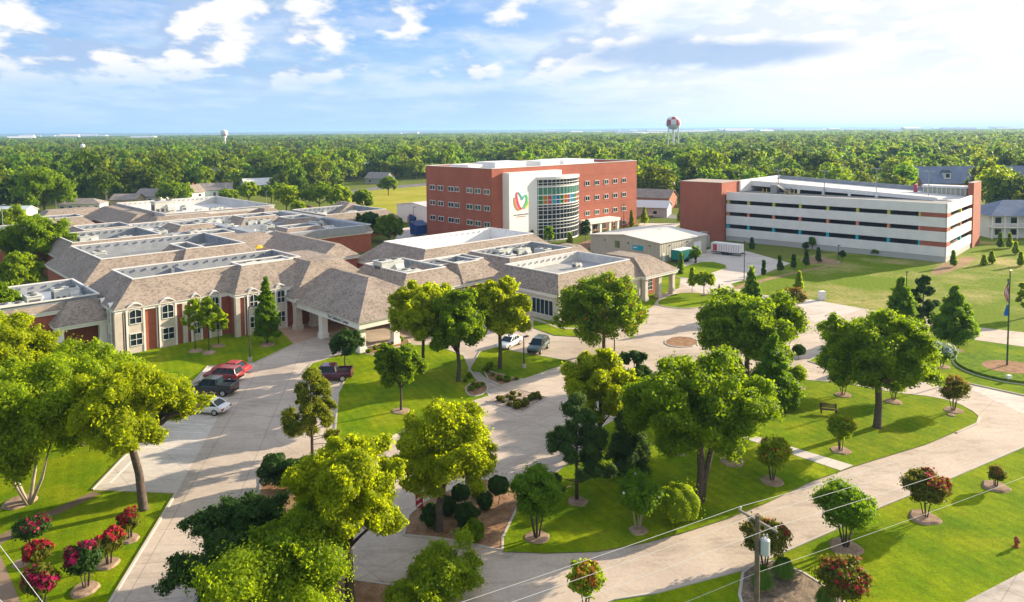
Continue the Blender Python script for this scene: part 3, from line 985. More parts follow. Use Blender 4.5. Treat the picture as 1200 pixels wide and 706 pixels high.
# ---------------------------------------------------------------- building helpers (campus grid: u to the right and away, v to the left and away)
def fbox(mb, face, val, p0, p1, z0, z1, o0, o1):
    """box on a facade: face 'v' looks along -v, 'u' along -u; o0..o1 = how far it stands out"""
    if face == 'v': mb.box(p0, p1, val - o1, val - o0, z0, z1)
    else: mb.box(val - o1, val - o0, p0, p1, z0, z1)
def window(P, org, face, val, p0, p1, z0, z1, mx=1, my=1, glass=None, fw=.09, fm=None, arch=0., out=.0):
    fr, pn = MB(), MB()
    fbox(fr, face, val, p0, p1, z0, z0 + fw, out + .01, out + .12)
    if arch:
        n = 8
        pts = [(p0 + (p1 - p0) * i / n, z1 + arch * math.sin(math.pi * i / n)) for i in range(n + 1)]
        for a, b in zip(pts[:-1], pts[1:]):
            pr = [(a[0], a[1] - fw), (b[0], b[1] - fw), (b[0], b[1]), (a[0], a[1])]
            if face == 'v': fr.extr(pr, 'y', val - out - .12, val - out - .01)
            else: fr.extr(pr, 'x', val - out - .12, val - out - .01)
        poly = [(p0, z0)] + [(p1, z0)] + pts[::-1]
        if face == 'v': pn.extr(poly, 'y', val - out - .05, val - out - .005)
        else: pn.extr(poly, 'x', val - out - .05, val - out - .005)
    else:
        fbox(fr, face, val, p0, p1, z1 - fw, z1, out + .01, out + .12)
        fbox(pn, face, val, p0 + .02, p1 - .02, z0 + .02, z1 - .02, out + .005, out + .05)
    for i in range(mx + 1):
        q = p0 + (p1 - p0) * i / mx
        w = fw if i in (0, mx) else fw * .7
        fbox(fr, face, val, max(p0, q - w / 2), min(p1, q + w / 2), z0, z1 + (arch * .95 if 0 < i < mx else 0), out + .015, out + .115)
    for j in range(1, my):
        q = z0 + (z1 - z0) * j / my
        fbox(fr, face, val, p0, p1, q - fw * .35, q + fw * .35, out + .02, out + .11)
    w = fr.build('window', fm or FRAME, P, org)
    pn.build('pane', glass or GLASS, w, org)
    return w
WZ = [0]
def wing(P, org, u0, u1, v0, v1, eave, top, ins, well=None, wall=None, iu=None, wellmat=None, deck=None, par=0., wall_in=.3, roofmat=None, fasc=.55):
    """a mansard wing: wall, white cornice, sloping shingle roof, and (well) a sunk flat deck inside parapets"""
    WZ[0] += 1
    e = WZ[0] * .004
    eave += e; top += e * 1.3
    iu0, iu1, iv0, iv1 = ins if isinstance(ins, tuple) else (ins,) * 4
    if wall is not None:
        MB().box(u0 + wall_in, u1 - wall_in, v0 + wall_in, v1 - wall_in, 0, eave - fasc + .05).build('wall', wall, P, org)
    c = MB()
    a = .05
    c.box(u0 + a, u1 - a, v0 + a, v1 - a, eave - fasc, eave - .16)
    c.box(u0 - .12, u1 + .12, v0 - .12, v1 + .12, eave - .155, eave - .01)
    c.build('cornice', WHITE, P, org)
    r = MB()
    x0, x1, y0, y1 = u0 - .15, u1 + .15, v0 - .15, v1 + .15
    a0, a1, b0, b1 = u0 + iu0, u1 - iu1, v0 + iv0, v1 - iv1
    lo = [(x0, y0, eave), (x1, y0, eave), (x1, y1, eave), (x0, y1, eave)]
    hi = [(a0, b0, top), (a1, b0, top), (a1, b1, top), (a0, b1, top)]
    F = [(0, 1, 5, 4), (1, 2, 6, 5), (2, 3, 7, 6), (3, 0, 4, 7)]
    if well is None: F.append((4, 5, 6, 7))
    r.add(lo + hi, F)
    r.build('roof', roofmat or SHING, P, org)
    # ridge / hip caps
    if well is not None:
        t = .28
        tz = top + par
        k = MB()
        for bx in ((a0 - t / 2, a1 + t / 2, b0 - t / 2, b0 + t / 2), (a0 - t / 2, a1 + t / 2, b1 - t / 2, b1 + t / 2), (a0 - t / 2, a0 + t / 2, b0 + t / 2, b1 - t / 2), (a1 - t / 2, a1 + t / 2, b0 + t / 2, b1 - t / 2)):
            k.box(*bx, tz - .02, tz + .14)
        k.build('coping', COPING, P, org)
        w = MB()
        g = .1
        w.quad((a0 + g, b0 + g, well), (a0 + g, b0 + g, tz), (a1 - g, b0 + g, tz), (a1 - g, b0 + g, well))
        w.quad((a1 - g, b0 + g, well), (a1 - g, b0 + g, tz), (a1 - g, b1 - g, tz), (a1 - g, b1 - g, well))
        w.quad((a1 - g, b1 - g, well), (a1 - g, b1 - g, tz), (a0 + g, b1 - g, tz), (a0 + g, b1 - g, well))
        w.quad((a0 + g, b1 - g, well), (a0 + g, b1 - g, tz), (a0 + g, b0 + g, tz), (a0 + g, b0 + g, well))
        # brackets along the inside
        n = int((a1 - a0) / 1.5)
        for i in range(1, n):
            q = a0 + (a1 - a0) * i / n
            w.box(q - .12, q + .12, b1 - g - .22, b1 - g - .01, tz - .55, tz - .25)
        n = int((b1 - b0) / 1.5)
        for i in range(1, n):
            q = b0 + (b1 - b0) * i / n
            w.box(a1 - g - .22, a1 - g - .01, q - .12, q + .12, tz - .55, tz - .25)
        w.build('parapet', wellmat or WELL, P, org)
        d = MB()
        d.box(a0 + .05, a1 - .05, b0 + .05, b1 - .05, well - .1, well)
        d.build('roof_deck', deck or MEMB, P, org)
def ridge_caps(P, org, pts, name='ridge_cap'):
    MB().tube(pts, .09, 5).build(name, SHINGG, P, org)

# ---------------------------------------------------------------- the low hospital with mansard roofs
HO = (28., 107., 0.)
HB = thing('hospital_building', 'sprawling low brick and limestone hospital with tan mansard shingle roofs and sunken flat decks', 'hospital', xy(28, 107), TH)
def W(*a, **k): wing(HB, HO, *a, **k)
W(28, 60, 106.9, 123.5, 6.3, 9.5, 3.4, well=7.0, wall=BRICK)
W(43.3, 57.5, 104.3, 116, 6.3, 9.6, (3.0, 3.0, 4.4, 3.4), well=7.6, wall=BRICK)
W(14, 28.4, 113.5, 129, 6.1, 6.9, .5, well=5.6, wall=BRICK, par=.5)                    # flat deck left of the front wing
W(21.8, 29, 110.6, 119, 4.4, 7.0, (2.2, 2.4, 3.0, 3.0))                                 # left entrance porch roof
W(29.3, 60, 127.8, 154, 6.3, 9.5, 3.5, well=7.0, wall=BRICK)
W(43.2, 51.5, 126.4, 142, 6.3, 9.75, (2.7, 2.7, 4.2, 3.4), well=7.9, wall=BRICK)
for q in ((40.2, 40.5, 110.6, 119.8, 7.0, 8.9), (34, 34.3, 131.6, 150, 7.0, 8.8), (33, 56, 141.5, 141.8, 7.0, 8.7), (62, 62.3, 96, 108, 5.2, 6.6)):
    MB().box(q[0], q[1], q[2], q[3], q[4], q[5]).build('roof_screen', WELL, HB, HO)
W(34, 56, 164, 186, 5.4, 8.0, 2.6, well=5.6, wall=BRICK)
W(46, 66, 247, 262, 4.2, 7.0, (3.5, 3.5, 5, 5), wall=BRICK)
W(60, 75, 216, 258, 4.4, 7.2, (4.5, 4.5, 4, 5), wall=BRICK)
W(62.5, 83, 203, 216.5, 4.4, 7.1, (3.5, 3.4, 5, 5), wall=BRICK)
W(68, 101, 210, 256, 4.6, 6.6, .6, well=5.3, wall=BRICK, wellmat=WMEMB, deck=WMEMB, par=1.0)
W(93, 101, 202, 216, 4.5, 7.2, (2.5, 2.5, 5, 5), wall=BRICK)
W(56, 73.5, 145.5, 158.5, 5.8, 8.0, (3.5, 3.5, 6.2, 3.5), wall=BRICK)                    # roofs round the courtyard
W(67.2, 76, 123.5, 156, 5.8, 8.0, (5.5, 2.5, 3.0, 3.0), wall=BRICK)
W(57, 68, 121, 129, 5.8, 7.8, (3.2, 3.2, 3.5, 3.5), wall=BRICK)
W(55, 100, 156, 203, 5.0, 6.0, .4, well=4.9, wall=BRICK, par=.55)                       # wide equipment deck
for q in ((59, 70, 160, 171, 5.0, 7.4, 2.4), (77, 90, 157.5, 168, 5.0, 7.2, 2.4), (85, 97, 172, 184, 5.0, 7.5, 2.6), (61, 73, 181, 195, 5.0, 7.3, 2.5), (42, 58, 190, 206, 4.8, 7.2, 2.8), (80, 93, 188, 200, 5.0, 7.0, 2.2), (24, 44, 205, 222, 4.4, 7.0, 3.0), (40, 56, 226, 240, 4.3, 6.8, 3.0)):
    W(*q, well=q[4] + .5, wall=BRICK)
for q in ((57, 98, 155.6, 157.2), (72, 74, 158, 200), (57, 98, 176, 177), (97.5, 99, 158, 202)):       # low blue grey screens between the decks
    MB().box(q[0], q[1], q[2], q[3], 4.9, 6.75).build('roof_screen', WELL, HB, HO)
W(98, 124, 178, 204, 4.2, 6.8, 3.2, well=4.6, wall=BRICK)
W(113, 128, 196, 210, 4.2, 7.6, (7, 7, 4, 4), wall=BRICK)
W(76, 112, 103.5, 125.5, 4.6, 8.0, (4.5, 3.5, 4.6, 4.0), well=5.6, wall=BRICK, wellmat=WALLW, deck=WMEMB)
W(72, 88, 94.5, 106, 4.5, 7.1, 2.9, well=5.4, wall=BRICK)
W(86, 107.5, 91.5, 107.5, 4.5, 7.0, 2.6, well=5.0, wall=BRICK)
W(103.5, 111, 92.5, 101, 4.45, 7.2, (2.2, 3.0, 2.0, 3.0), wall=BRICK)
W(64, 77.5, 92.2, 110, 4.6, 7.2, (3.0, 2.8, 2.8, 3.0), well=5.2, wall=BRICK)
W(76.2, 85.6, 92.0, 104, 4.65, 7.4, (1.2, 3.6, 3.0, 3.0), well=6.4, wall=BRICK)
W(82, 104, 76.2, 92, 4.3, 7.0, 1.9, well=5.7, wall=STONE, wellmat=WMEMB)
W(102.8, 112.6, 75.0, 88, 4.35, 7.15, (.9, 4.6, 3.2, 3.2), wall=None)                    # end pavilion with its open porch
MB().box(103, 112.2, 78.6, 87.5, 0, 3.9).build('wall', BRICK, HB, HO)
W(51, 66.5, 101.4, 120, 4.7, 9.3, (4.8, 5.4, 3.6, 4.0), wall=None)                      # entrance hip
MB().box(52.5, 66, 104.2, 119, 0, 4.3).build('wall', BRICK, HB, HO)
# porte cochere: ridge hip on columns
pe = 4.45
MB().box(51.5, 66.5, 84.1, 103, pe - .95, pe - .02).build('canopy_beam', WHITE, HB, HO)
MB().box(51.3, 66.7, 83.9, 103, pe - .16, pe).build('cornice', WHITE, HB, HO)
r = MB()
r.add([(51.2, 83.8, pe), (66.8, 83.8, pe), (66.8, 104, pe), (51.2, 104, pe), (58.6, 92.8, 8.3), (59.4, 92.8, 8.3), (59.4, 106, 8.3), (58.6, 106, 8.3)],
      [(0, 1, 5, 4), (1, 2, 6, 5), (3, 0, 4, 7), (4, 5, 6, 7)])
r.build('roof', SHING, HB, HO)
def column(u, v, h, w=.95, m=WHITE):
    c = MB()
    c.box(u - w / 2, u + w / 2, v - w / 2, v + w / 2, .75, h)
    c.box(u - w * .62, u + w * .62, v - w * .62, v + w * .62, 0, .75)
    c.box(u - w * .6, u + w * .6, v - w * .6, v + w * .6, h - .25, h - .002)
    c.build('column', m, HB, HO)
for u, v in ((52.4, 85.2), (52.3, 95.2), (57.9, 85.2), (65.6, 85.2), (65.6, 95.2)): column(u, v, pe - .94)
for u, v in ((51.9, 102.2), (54.6, 102.2), (58.5, 102.4)): column(u, v, 4.15, 1.0, STONE)
for u in (103.6, 107.6, 111.8): column(u, 75.8, 3.82, .8, STONE)
for u, v in ((22.4, 111.3), (22.4, 117.6), (27.6, 111.3)): column(u, v, 3.86, .9)
# canopy lettering (a single line of small raised letters)
def lettering(txt, size, m, parent, loc, rot, name='lettering', depth=.02, align='CENTER'):
    cu = bpy.data.curves.new('lettering', 'FONT')
    cu.body = txt
    cu.size = size
    cu.extrude = depth
    cu.align_x = align
    tmp = bpy.data.objects.new('lettering', cu)
    COL.objects.link(tmp)
    bpy.context.view_layer.update()
    me = bpy.data.meshes.new_from_object(tmp)
    bpy.data.objects.remove(tmp)
    me.materials.clear()
    me.materials.append(m)
    o = link(name, me, parent)
    o.location = loc
    o.rotation_euler = rot
    return o
GREYTXT = mat('grey_lettering', (.16, .16, .17), .5)
lettering("The Children's Center", .62, GREYTXT, HB, (51.46 - 28, 89.6 - 107, pe - .72), (math.pi / 2, 0, -math.pi / 2))
# facade of the two-storey front wing: limestone bays with arched heads, piers, downpipes
def bay(face, val, p0, p1, top=6.15, arch=.62, z1=(1.0, 2.75), z2=(4.0, 5.75)):
    b = MB()
    n = 10
    pts = [(p0 + (p1 - p0) * i / n, top + arch * math.sin(math.pi * i / n)) for i in range(n + 1)]
    poly = [(p0, 0), (p1, 0)] + pts[::-1]
    if face == 'v': b.extr(poly, 'y', val - .28, val + 1.6)
    else: b.extr(poly, 'x', val - .28, val + 1.6)
    o = b.build('window_bay', STONE, HB, HO)
    h = MB()
    for a, c in zip(pts[:-1], pts[1:]):
        pr = [(a[0] - .02, a[1] + .003), (c[0] + .02, c[1] + .003), (c[0] + .02, c[1] + .15), (a[0] - .02, a[1] + .15)]
        if face == 'v': h.extr(pr, 'y', val - .42, val + 1.5)
        else: h.extr(pr, 'x', val - .42, val + 1.5)
    h.build('arch_hood', WHITE, HB, HO)
    m = (p1 - p0) * .16
    window(HB, HO, face, val, p0 + m, p1 - m, z1[0], z1[1], 2, 2, out=.28)
    window(HB, HO, face, val, p0 + m, p1 - m, z2[0], z2[1], 2, 2, out=.28, arch=.3)
    for q in (p0 + .06, p1 - .06):
        pr = MB(); fbox(pr, face, val, q - .12, q + .12, 0, top - .1, .26, .36)
        pr.build('pilaster', WHITE, HB, HO)
FV = 107.2
for p in ((29.4, 31.7), (33.6, 35.9)): bay('v', FV, *p)
for p in ((108.6, 110.1), (112.6, 114.1), (116.4, 117.9)): bay('u', 28.3, *p)
for p in ((37.9, 39.4), (40.5, 42.2)): bay('v', FV, *p)
bay('v', 104.6, 45.1, 46.9)
bay('v', 104.6, 49.4, 51.2)
for f, v, a, b in (('v', FV, 27.95, 28.9), ('v', FV, 36.75, 37.4), ('u', 28.3, 106.95, 107.6), ('v', 104.6, 43.35, 44.0), ('u', 43.6, 104.35, 104.9)):
    pr = MB(); fbox(pr, f, v, a, b, 0, 5.74, .02, .30)
    pr.build('corner_pier', STONE, HB, HO)
for f, v, p in (('v', FV, 29.15), ('v', FV, 33.35), ('v', 104.6, 44.75), ('u', 28.3, 111.3)):
    dp = MB(); fbox(dp, f, v, p - .06, p + .06, .1, 5.7, .02, .16)
    dp.build('downpipe', METALW, HB, HO)
# windows of the right-hand wings
for a in (69, 71.5, 73.6): window(HB, HO, 'v', 92.5, a, a + 1.5, 1.2, 3.4, 2, 2)
for a in (77.6, 80.4, 83.0): window(HB, HO, 'v', 92.3, a, a + 1.4, 1.2, 3.4, 2, 2)
for a in (67.5, 75.8, 79.6, 82.5):
    pr = MB(); fbox(pr, 'v', 92.3, a, a + .7, 0, 4.0, .02, .35)
    pr.build('pilaster', STONE, HB, HO)
window(HB, HO, 'u', 82.3, 77.6, 82.2, .8, 3.3, 5, 1)
window(HB, HO, 'u', 82.3, 85.0, 88.0, .8, 3.3, 3, 1)
for a in (84, 87.5, 91, 94.5, 98): window(HB, HO, 'v', 76.5, a, a + 1.9, 1.0, 3.2, 2, 1)
MB().box(104.9, 106.5, 78.45, 78.62, 0, 2.5).build('door', mat('brown_door', (.14, .05, .03), .6), HB, HO)
window(HB, HO, 'v', 78.6, 108.0, 109.6, .7, 2.9, 2, 3)
window(HB, HO, 'v', 104.2, 55.4, 57.6, .2, 3.0, 2, 1)
window(HB, HO, 'v', 104.2, 60.4, 64.6, .1, 3.0, 4, 1)
for v in (130, 134, 138, 142): window(HB, HO, 'u', 67.5, v, v + 1.8, 3.4, 4.9, 2, 1)
for a in (49, 54, 58): window(HB, HO, 'v', 247.3, a, a + 1.6, 1.2, 2.8, 2, 1)
# pipe runs and the canopy frames on the equipment deck
pp = MB()
rg = random.Random(5)
HGR = mat('grey_roof_boxes', (.20, .21, .23), .7)
for i in range(80):
    u, v = rg.uniform(57, 97), rg.uniform(158, 200)
    l = rg.uniform(3, 11)
    if rg.random() < .5: pp.box(u, u + l, v, v + .35, 5.15, 5.5)
    else: pp.box(u, u + .35, v, v + l, 5.2, 5.55)
for i in range(60):
    u, v = rg.uniform(57, 97), rg.uniform(158, 200)
    pp.cyl((u, v), rg.uniform(.12, .3), 4.9, rg.uniform(5.8, 6.9), 8)
for u0, u1, v0, v1, z in ((35, 54, 113, 118, 7.0), (35, 54, 134, 148, 7.0), (67.5, 73, 96, 106, 5.2), (16, 27, 115, 127, 5.6), (88, 104, 96, 110, 5.0), (38, 52, 168, 182, 5.6)):
    for i in range(20):
        u, v = rg.uniform(u0, u1), rg.uniform(v0, v1)
        l = rg.uniform(1, 4)
        if i < 8: pp.box(u, min(u + l, u1), v, v + .25, z + .2, z + .45)
        else: pp.cyl((u, v), .11, z, z + rg.uniform(.5, 1.1), 6)
pp.build('roof_pipes', METALW, HB, HO)

# rooftop units: casing, grille, curb
def rtu_proto():
    t = thing('rooftop_unit', 'pale air handling unit on a flat deck of the low hospital roof', 'rooftop unit', xy(70, 165, 4.9), TH, 'air handling units on the hospital roofs')
    m = MB()
    m.box(-1.5, 1.5, -1, 1, .25, 1.75)
    m.box(-1.6, .2, -1.06, 1.06, 1.752, 1.85)
    m.extr([(-.95, .6), (-.95, 1.5), (-1.5, 1.1), (-1.5, .6)], 'x', .2, 1.3)
    m.build('casing', HVAC, t, bevel=.04)
    g = MB()
    g.box(-1.54, -1.505, -.7, .7, .5, 1.4)
    for k in range(4): g.box(-1.3 + k * .7, -.9 + k * .7, -1.03, -1.002, .5, .9)
    g.build('grille', HVACG, t)
    f = MB()
    for x in (-.8, .8): f.cyl((x, 0), .45, 1.86, 1.98, 12)
    f.build('fan_cowl', HVACG, t)
    MB().box(-1.4, 1.4, -.9, .9, 0, .25).build('curb', METALW, t)
    return t
R0 = rtu_proto()
spots = [(38, 113.5, 7, 1), (42, 114, 7, .7), (50, 112.5, 7.6, 1), (53.5, 112, 7.6, .8), (36, 115.5, 7, .6), (18, 116, 5.6, 1), (21, 119.5, 5.6, 1.1), (25.5, 121.5, 5.6, 1.1), (17, 122, 5.6, .7),
         (36, 146, 7, 1), (47, 140, 7, 1), (52, 136, 7, .8), (40, 134, 7, .6), (42, 178, 5.6, 1.2), (49, 176, 5.6, .9), (46, 170, 5.6, .7),
         (69, 103, 5.2, 1.5), (70, 98.5, 5.2, 1.1), (72, 96.5, 5.2, .9), (78, 100, 5.4, 1), (83, 100, 5.4, .8), (91, 98, 5, 1.2), (95, 103, 5, 1.2), (99, 102, 5, 1.1), (101, 98, 5, 1),
         (60, 165, 4.9, 1.1), (64, 175, 4.9, 1.2), (59, 184, 4.9, 1), (70, 188, 4.9, 1.2), (76, 162, 4.9, 1.1), (80, 172, 4.9, 1.2), (86, 164, 4.9, 1), (84, 182, 4.9, 1.1), (92, 170, 4.9, 1.2), (90, 192, 4.9, 1), (76, 196, 4.9, 1.1), (66, 196, 4.9, .9), (94, 182, 4.9, 1.1), (72, 176, 4.9, .8), (62, 158.5, 4.9, .8),
         (75, 231, 5.3, 2.0), (88, 226, 5.3, .8), (84, 240, 5.3, .8), (104, 190, 4.6, 1.2), (112, 186, 4.6, 1.1), (108, 196, 4.6, 1)]
spots += [(rg.uniform(57, 97), rg.uniform(159, 200), 4.9, rg.uniform(.6, 1.1)) for _ in range(26)] + [(rg.uniform(84, 98), rg.uniform(80, 88), 5.7, .5) for _ in range(3)] + [(rg.uniform(74, 98), rg.uniform(214, 252), 5.3, .7) for _ in range(6)]
for i, (u, v, z, s) in enumerate(spots):
    if i == 0:
        R0.location = xy(u, v, z); R0.scale = (s, s, s)
    else:
        dup(R0, xy(u, v, z), TH + (0 if i % 3 else math.pi / 2), (s, s * (1 if i % 2 else .85), s * (1 if i % 4 else 1.15)))

# yellow parasol in the courtyard
t = thing('parasol', 'small yellow parasol standing in the roofed courtyard of the hospital', 'parasol', xy(66.0, 146.5, 3.6), 0)
c = MB()
n = 8
c.add([(0, 0, 2.9)] + [(1.5 * math.cos(i * 2 * math.pi / n), 1.5 * math.sin(i * 2 * math.pi / n), 2.3) for i in range(n)] + [(0, 0, 2.82)], [(0, 1 + i, 1 + (i + 1) % n) for i in range(n)] + [(n + 1, 1 + (i + 1) % n, 1 + i) for i in range(n)])
c.build('canopy', mat('yellow_canvas', (.75, .42, .03), .8), t)
MB().cyl((0, 0), .035, -3.6, 2.9, 8).build('pole', POLEG, t)

# ---------------------------------------------------------------- red brick tower block with the glass drum
RO = (124.7, 138.9, 0.)
RB = thing('brick_building', 'tall red brick hospital block with white entrance wall and curved glass front', 'hospital', xy(124.7, 138.9), TH)
b = MB()
b.box(124.7, 185.4, 138.9, 166.6, 0, 19.2)
b.box(124.7, 185.4, 138.9, 139.4, 19.2, 20.05)
b.box(124.7, 185.4, 166.1, 166.6, 19.2, 20.05)
b.box(124.7, 125.2, 139.4, 166.1, 19.2, 20.05)
b.box(184.9, 185.4, 139.4, 166.1, 19.2, 20.05)
b.build('wall', BRICK2, RB, RO)
MB().box(125.2, 184.9, 139.4, 166.1, 19.2, 19.3).build('roof_deck', WMEMB, RB, RO)
c = MB()
for bx in ((124.6, 185.5, 138.8, 139.45), (124.6, 185.5, 166.05, 166.7), (124.6, 125.25, 139.45, 166.05), (184.85, 185.5, 139.45, 166.05)): c.box(*bx, 20.05, 20.17)
c.build('coping', COPING, RB, RO)
ph = MB()
ph.box(136, 148, 150, 158, 19.3, 21.0); ph.box(152, 160, 148, 156, 19.3, 20.8); ph.box(164, 178, 150, 162, 19.3, 20.6); ph.box(128, 133, 152, 160, 19.3, 20.5)
ph.build('penthouse', METALW, RB, RO)
# shallow brick reveal bands
jb = MB()
for z in (4.2, 8.2, 12.1, 16.6):
    jb.box(124.66, 185.44, 138.86, 138.9, z, z + .12)
    jb.box(124.66, 124.7, 138.9, 166.5, z, z + .12)
jb.build('brick_band', mat('dark_brick_band', (.33, .10, .06), .9), RB, RO)
MB().box(128.4, 148.2, 136.4, 138.9, 0, 18.9).build('entrance_wall', WALLW, RB, RO)
for u in (160.9, 165.2, 169.5, 173.7, 178.0):
    for z0 in (4.85, 9.2, 13.55):
        window(RB, RO, 'v', 138.9, u, u + 1.95, z0, z0 + 1.45, 2, 1, GLASST if (u * 7 + z0) % 3 < 1 else None, fw=.13)
    if u > 170: window(RB, RO, 'v', 138.9, u, u + 1.95, .7, 2.0, 2, 1, fw=.13)
for v0, v1 in ((162.5, 164.9), (158.8, 161.2), (154.3, 156.7), (152.0, 153.8), (146.4, 148.9), (143.2, 145.5), (139.7, 141.9)):
    for z0 in (4.9, 9.1, 13.4):
        window(RB, RO, 'u', 124.7, v0, v1, z0, z0 + 1.4, 2, 1, GLASST if v0 < 150 else None, fw=.13)
# drum
DC, DR, DV = 146.8, 14.6, 138.9 - 5.0 + 14.6
A0, A1 = math.radians(-90 - 43), math.radians(-90 + 43)
NP = 17
def arc(r, i, n=NP):
    a = A0 + (A1 - A0) * i / n
    return (DC + math.cos(a) * r, DV + math.sin(a) * r)
def arc_panels(z0, z1, idx, m, name, r=DR):
    p = MB()
    for i in idx:
        a, b2 = arc(r, i), arc(r, i + 1)
        p.quad((*a, z0), (*b2, z0), (*b2, z1), (*a, z1))
    return p.build(name, m, RB, RO)
every = range(NP)
arc_panels(.2, 9.95, every, GLASS, 'drum_glass')
arc_panels(9.95, 12.45, [0], mat('brick_red_glass', (.30, .06, .03), .25), 'colour_panel')
colours = [('blue_panel', (.0, .16, .34)), ('green_panel', (.01, .20, .03)), ('orange_panel', (.42, .15, .01)), ('rose_panel', (.42, .06, .07)), ('sky_panel', (.03, .30, .45))]
for k, (nm, c3) in enumerate(colours):
    arc_panels(9.95, 12.45, [i for i in every if i > 0 and (i - 1) % 5 == k], mat(nm, c3, .2, spec=.6), 'colour_panel')
arc_panels(12.45, 14.7, every, mat('green_glass_band', (.06, .21, .15), .15, spec=.7), 'drum_glass')
arc_panels(14.7, 16.6, every, GLASS, 'drum_glass')
mu = MB()
for i in range(NP + 1):
    a = arc(DR + .06, i)
    mu.tube([(*a, 0), (*a, 16.7)], .085, 4)
for z, h in ((.1, .3), (2.0, .12), (3.3, .2), (4.3, .12), (5.1, .22), (5.9, .2), (7.2, .12), (8.4, .12), (9.2, .15), (9.85, .28), (11.1, .14), (12.35, .25), (14.55, .3), (15.0, .12), (15.7, .12)):
    for i in every:
        a, b2 = arc(DR + .13, i), arc(DR + .13, i + 1)
        c1, d1 = arc(DR - .05, i), arc(DR - .05, i + 1)
        mu.add([(*a, z), (*b2, z), (*b2, z + h), (*a, z + h), (*c1, z), (*d1, z), (*d1, z + h), (*c1, z + h)], [(0, 1, 2, 3), (3, 2, 6, 7), (0, 4, 5, 1), (4, 7, 6, 5)])
mu.build('mullions', FRAME, RB, RO)
cap = [arc(DR + .25, i) for i in range(NP + 1)]
MB().prism([(x, y) for x, y in cap] + [(156.0, 139.2), (137.2, 139.2)], 16.6, 17.35).build('drum_roof', METALW, RB, RO)
# entrance portico
po = MB()
po.box(158.2, 171.8, 134.6, 138.85, 3.0, 3.9)
for u in (158.9, 163.2, 167.4, 171.2): po.box(u - .4, u + .4, 134.9, 135.7, 0, 3.0)
po.build('portico', WHITE, RB, RO)
for u in (160, 164.4, 168.4): window(RB, RO, 'v', 138.9, u, u + 1.8, .3, 2.6, 2, 1, fw=.12)
# emblem: open tulip of five brush strokes, with its two lines of lettering
def stroke(pts, w, col, nm):
    m = MB()
    P = [(x, z) for x, z in pts]
    Q = P
    for _ in range(3):
        Q = [Q[0]] + [q for a, b3 in zip(Q[:-1], Q[1:]) for q in ((a[0] * .75 + b3[0] * .25, a[1] * .75 + b3[1] * .25), (a[0] * .25 + b3[0] * .75, a[1] * .25 + b3[1] * .75))] + [Q[-1]]
    n = len(Q)
    for i in range(n - 1):
        def off(k):
            a, b3 = Q[max(k - 1, 0)], Q[min(k + 1, n - 1)]
            dx, dz = b3[0] - a[0], b3[1] - a[1]
            l = math.hypot(dx, dz) or 1
            ww = w * (.45 + .55 * math.sin(math.pi * (k + .5) / n))
            return (-dz / l * ww, dx / l * ww)
        o1, o2 = off(i), off(i + 1)
        m.extr([(Q[i][0] - o1[0], Q[i][1] - o1[1]), (Q[i + 1][0] - o2[0], Q[i + 1][1] - o2[1]), (Q[i + 1][0] + o2[0], Q[i + 1][1] + o2[1]), (Q[i][0] + o1[0], Q[i][1] + o1[1])], 'y', 136.30, 136.38)
    m.build('emblem_stroke', mat(nm, col, .4), RB, RO)
def E(x, y): return (129.9 + (x - 190) * (5.4 / 335), 13.95 - (y - 140) * (5.0 / 330) + (x - 190) * .0005)
stroke([E(*p) for p in ((208, 235), (215, 330), (250, 420), (320, 465))], .26, (.72, .24, .06), 'emblem_orange')
stroke([E(*p) for p in ((268, 150), (250, 210), (285, 350), (330, 430), (375, 450))], .30, (.75, .05, .16), 'emblem_crimson')
stroke([E(*p) for p in ((285, 152), (330, 190), (365, 240), (378, 290), (400, 262), (430, 235), (465, 215))], .24, (.06, .42, .38), 'emblem_teal')
stroke([E(*p) for p in ((470, 215), (500, 280), (465, 370), (395, 440))], .30, (.09, .55, .18), 'emblem_green')
stroke([E(*p) for p in ((515, 330), (515, 385), (470, 425), (430, 455))], .24, (.62, .58, .08), 'emblem_yellow')
lettering("THE CHILDREN'S CENTER", .46, GREYTXT, RB, (132.6 - RO[0], 136.37 - RO[1], 7.75), (math.pi / 2, 0, 0))
lettering("REHABILITATION HOSPITAL", .27, mat('salmon_lettering', (.5, .25, .2), .5), RB, (132.6 - RO[0], 136.37 - RO[1], 7.3), (math.pi / 2, 0, 0))

# ---------------------------------------------------------------- parking garage
gc, ga = xy(175.4, 101.9), xy(179.3, 50.5)
gd = (ga - gc).normalized()
GL = (ga - gc).length
GA = thing('parking_garage', 'four level parking garage with white spandrel bands and red brick stair towers', 'garage', gc, math.atan2(gd.y, gd.x))
Z0 = (0, 0, 0)
GW = 35.
bands = [(2.4, 3.35, 0), (3.35, 0, 0)]
fr = MB()
for z0, z1 in ((4.5, 6.75), (7.75, 9.9), (10.9, 13.05)):
    fr.box(0, GL, -.15, .2, z0, z1)
    fr.box(GL - .2, GL + .15, -.15, 26, z0, z1)
fr.box(0, GL, -.15, .2, 1.3, 3.4); fr.box(GL - .2, GL + .15, -.15, 26, 1.3, 3.4)
fr.build('spandrel', mat('white_precast', (.68, .67, .65), .75, (.75, .74, .72), .4), GA)
lw = MB()
lw.box(-.02, GL + .02, -.05, .2, -.1, 1.3); lw.box(GL - .2, GL + .02, .2, 26, -.1, 1.3)
lw.build('base_wall', mat('grey_precast', (.42, .41, .40), .85), GA)
bf = MB()
for z0, z1 in ((3.4, 4.5), (6.75, 7.75), (9.9, 10.9)):
    bf.box(46.4, GL - .05, -.05, .2, z0, z1)
    bf.box(GL - .2, GL + .05, .2, 3.8, z0, z1)
bf.build('brick_infill', BRICK2, GA)
fl = MB()
for z in (3.0, 6.2, 9.4): fl.box(.3, GL - .3, .25, GW, z - .3, z)
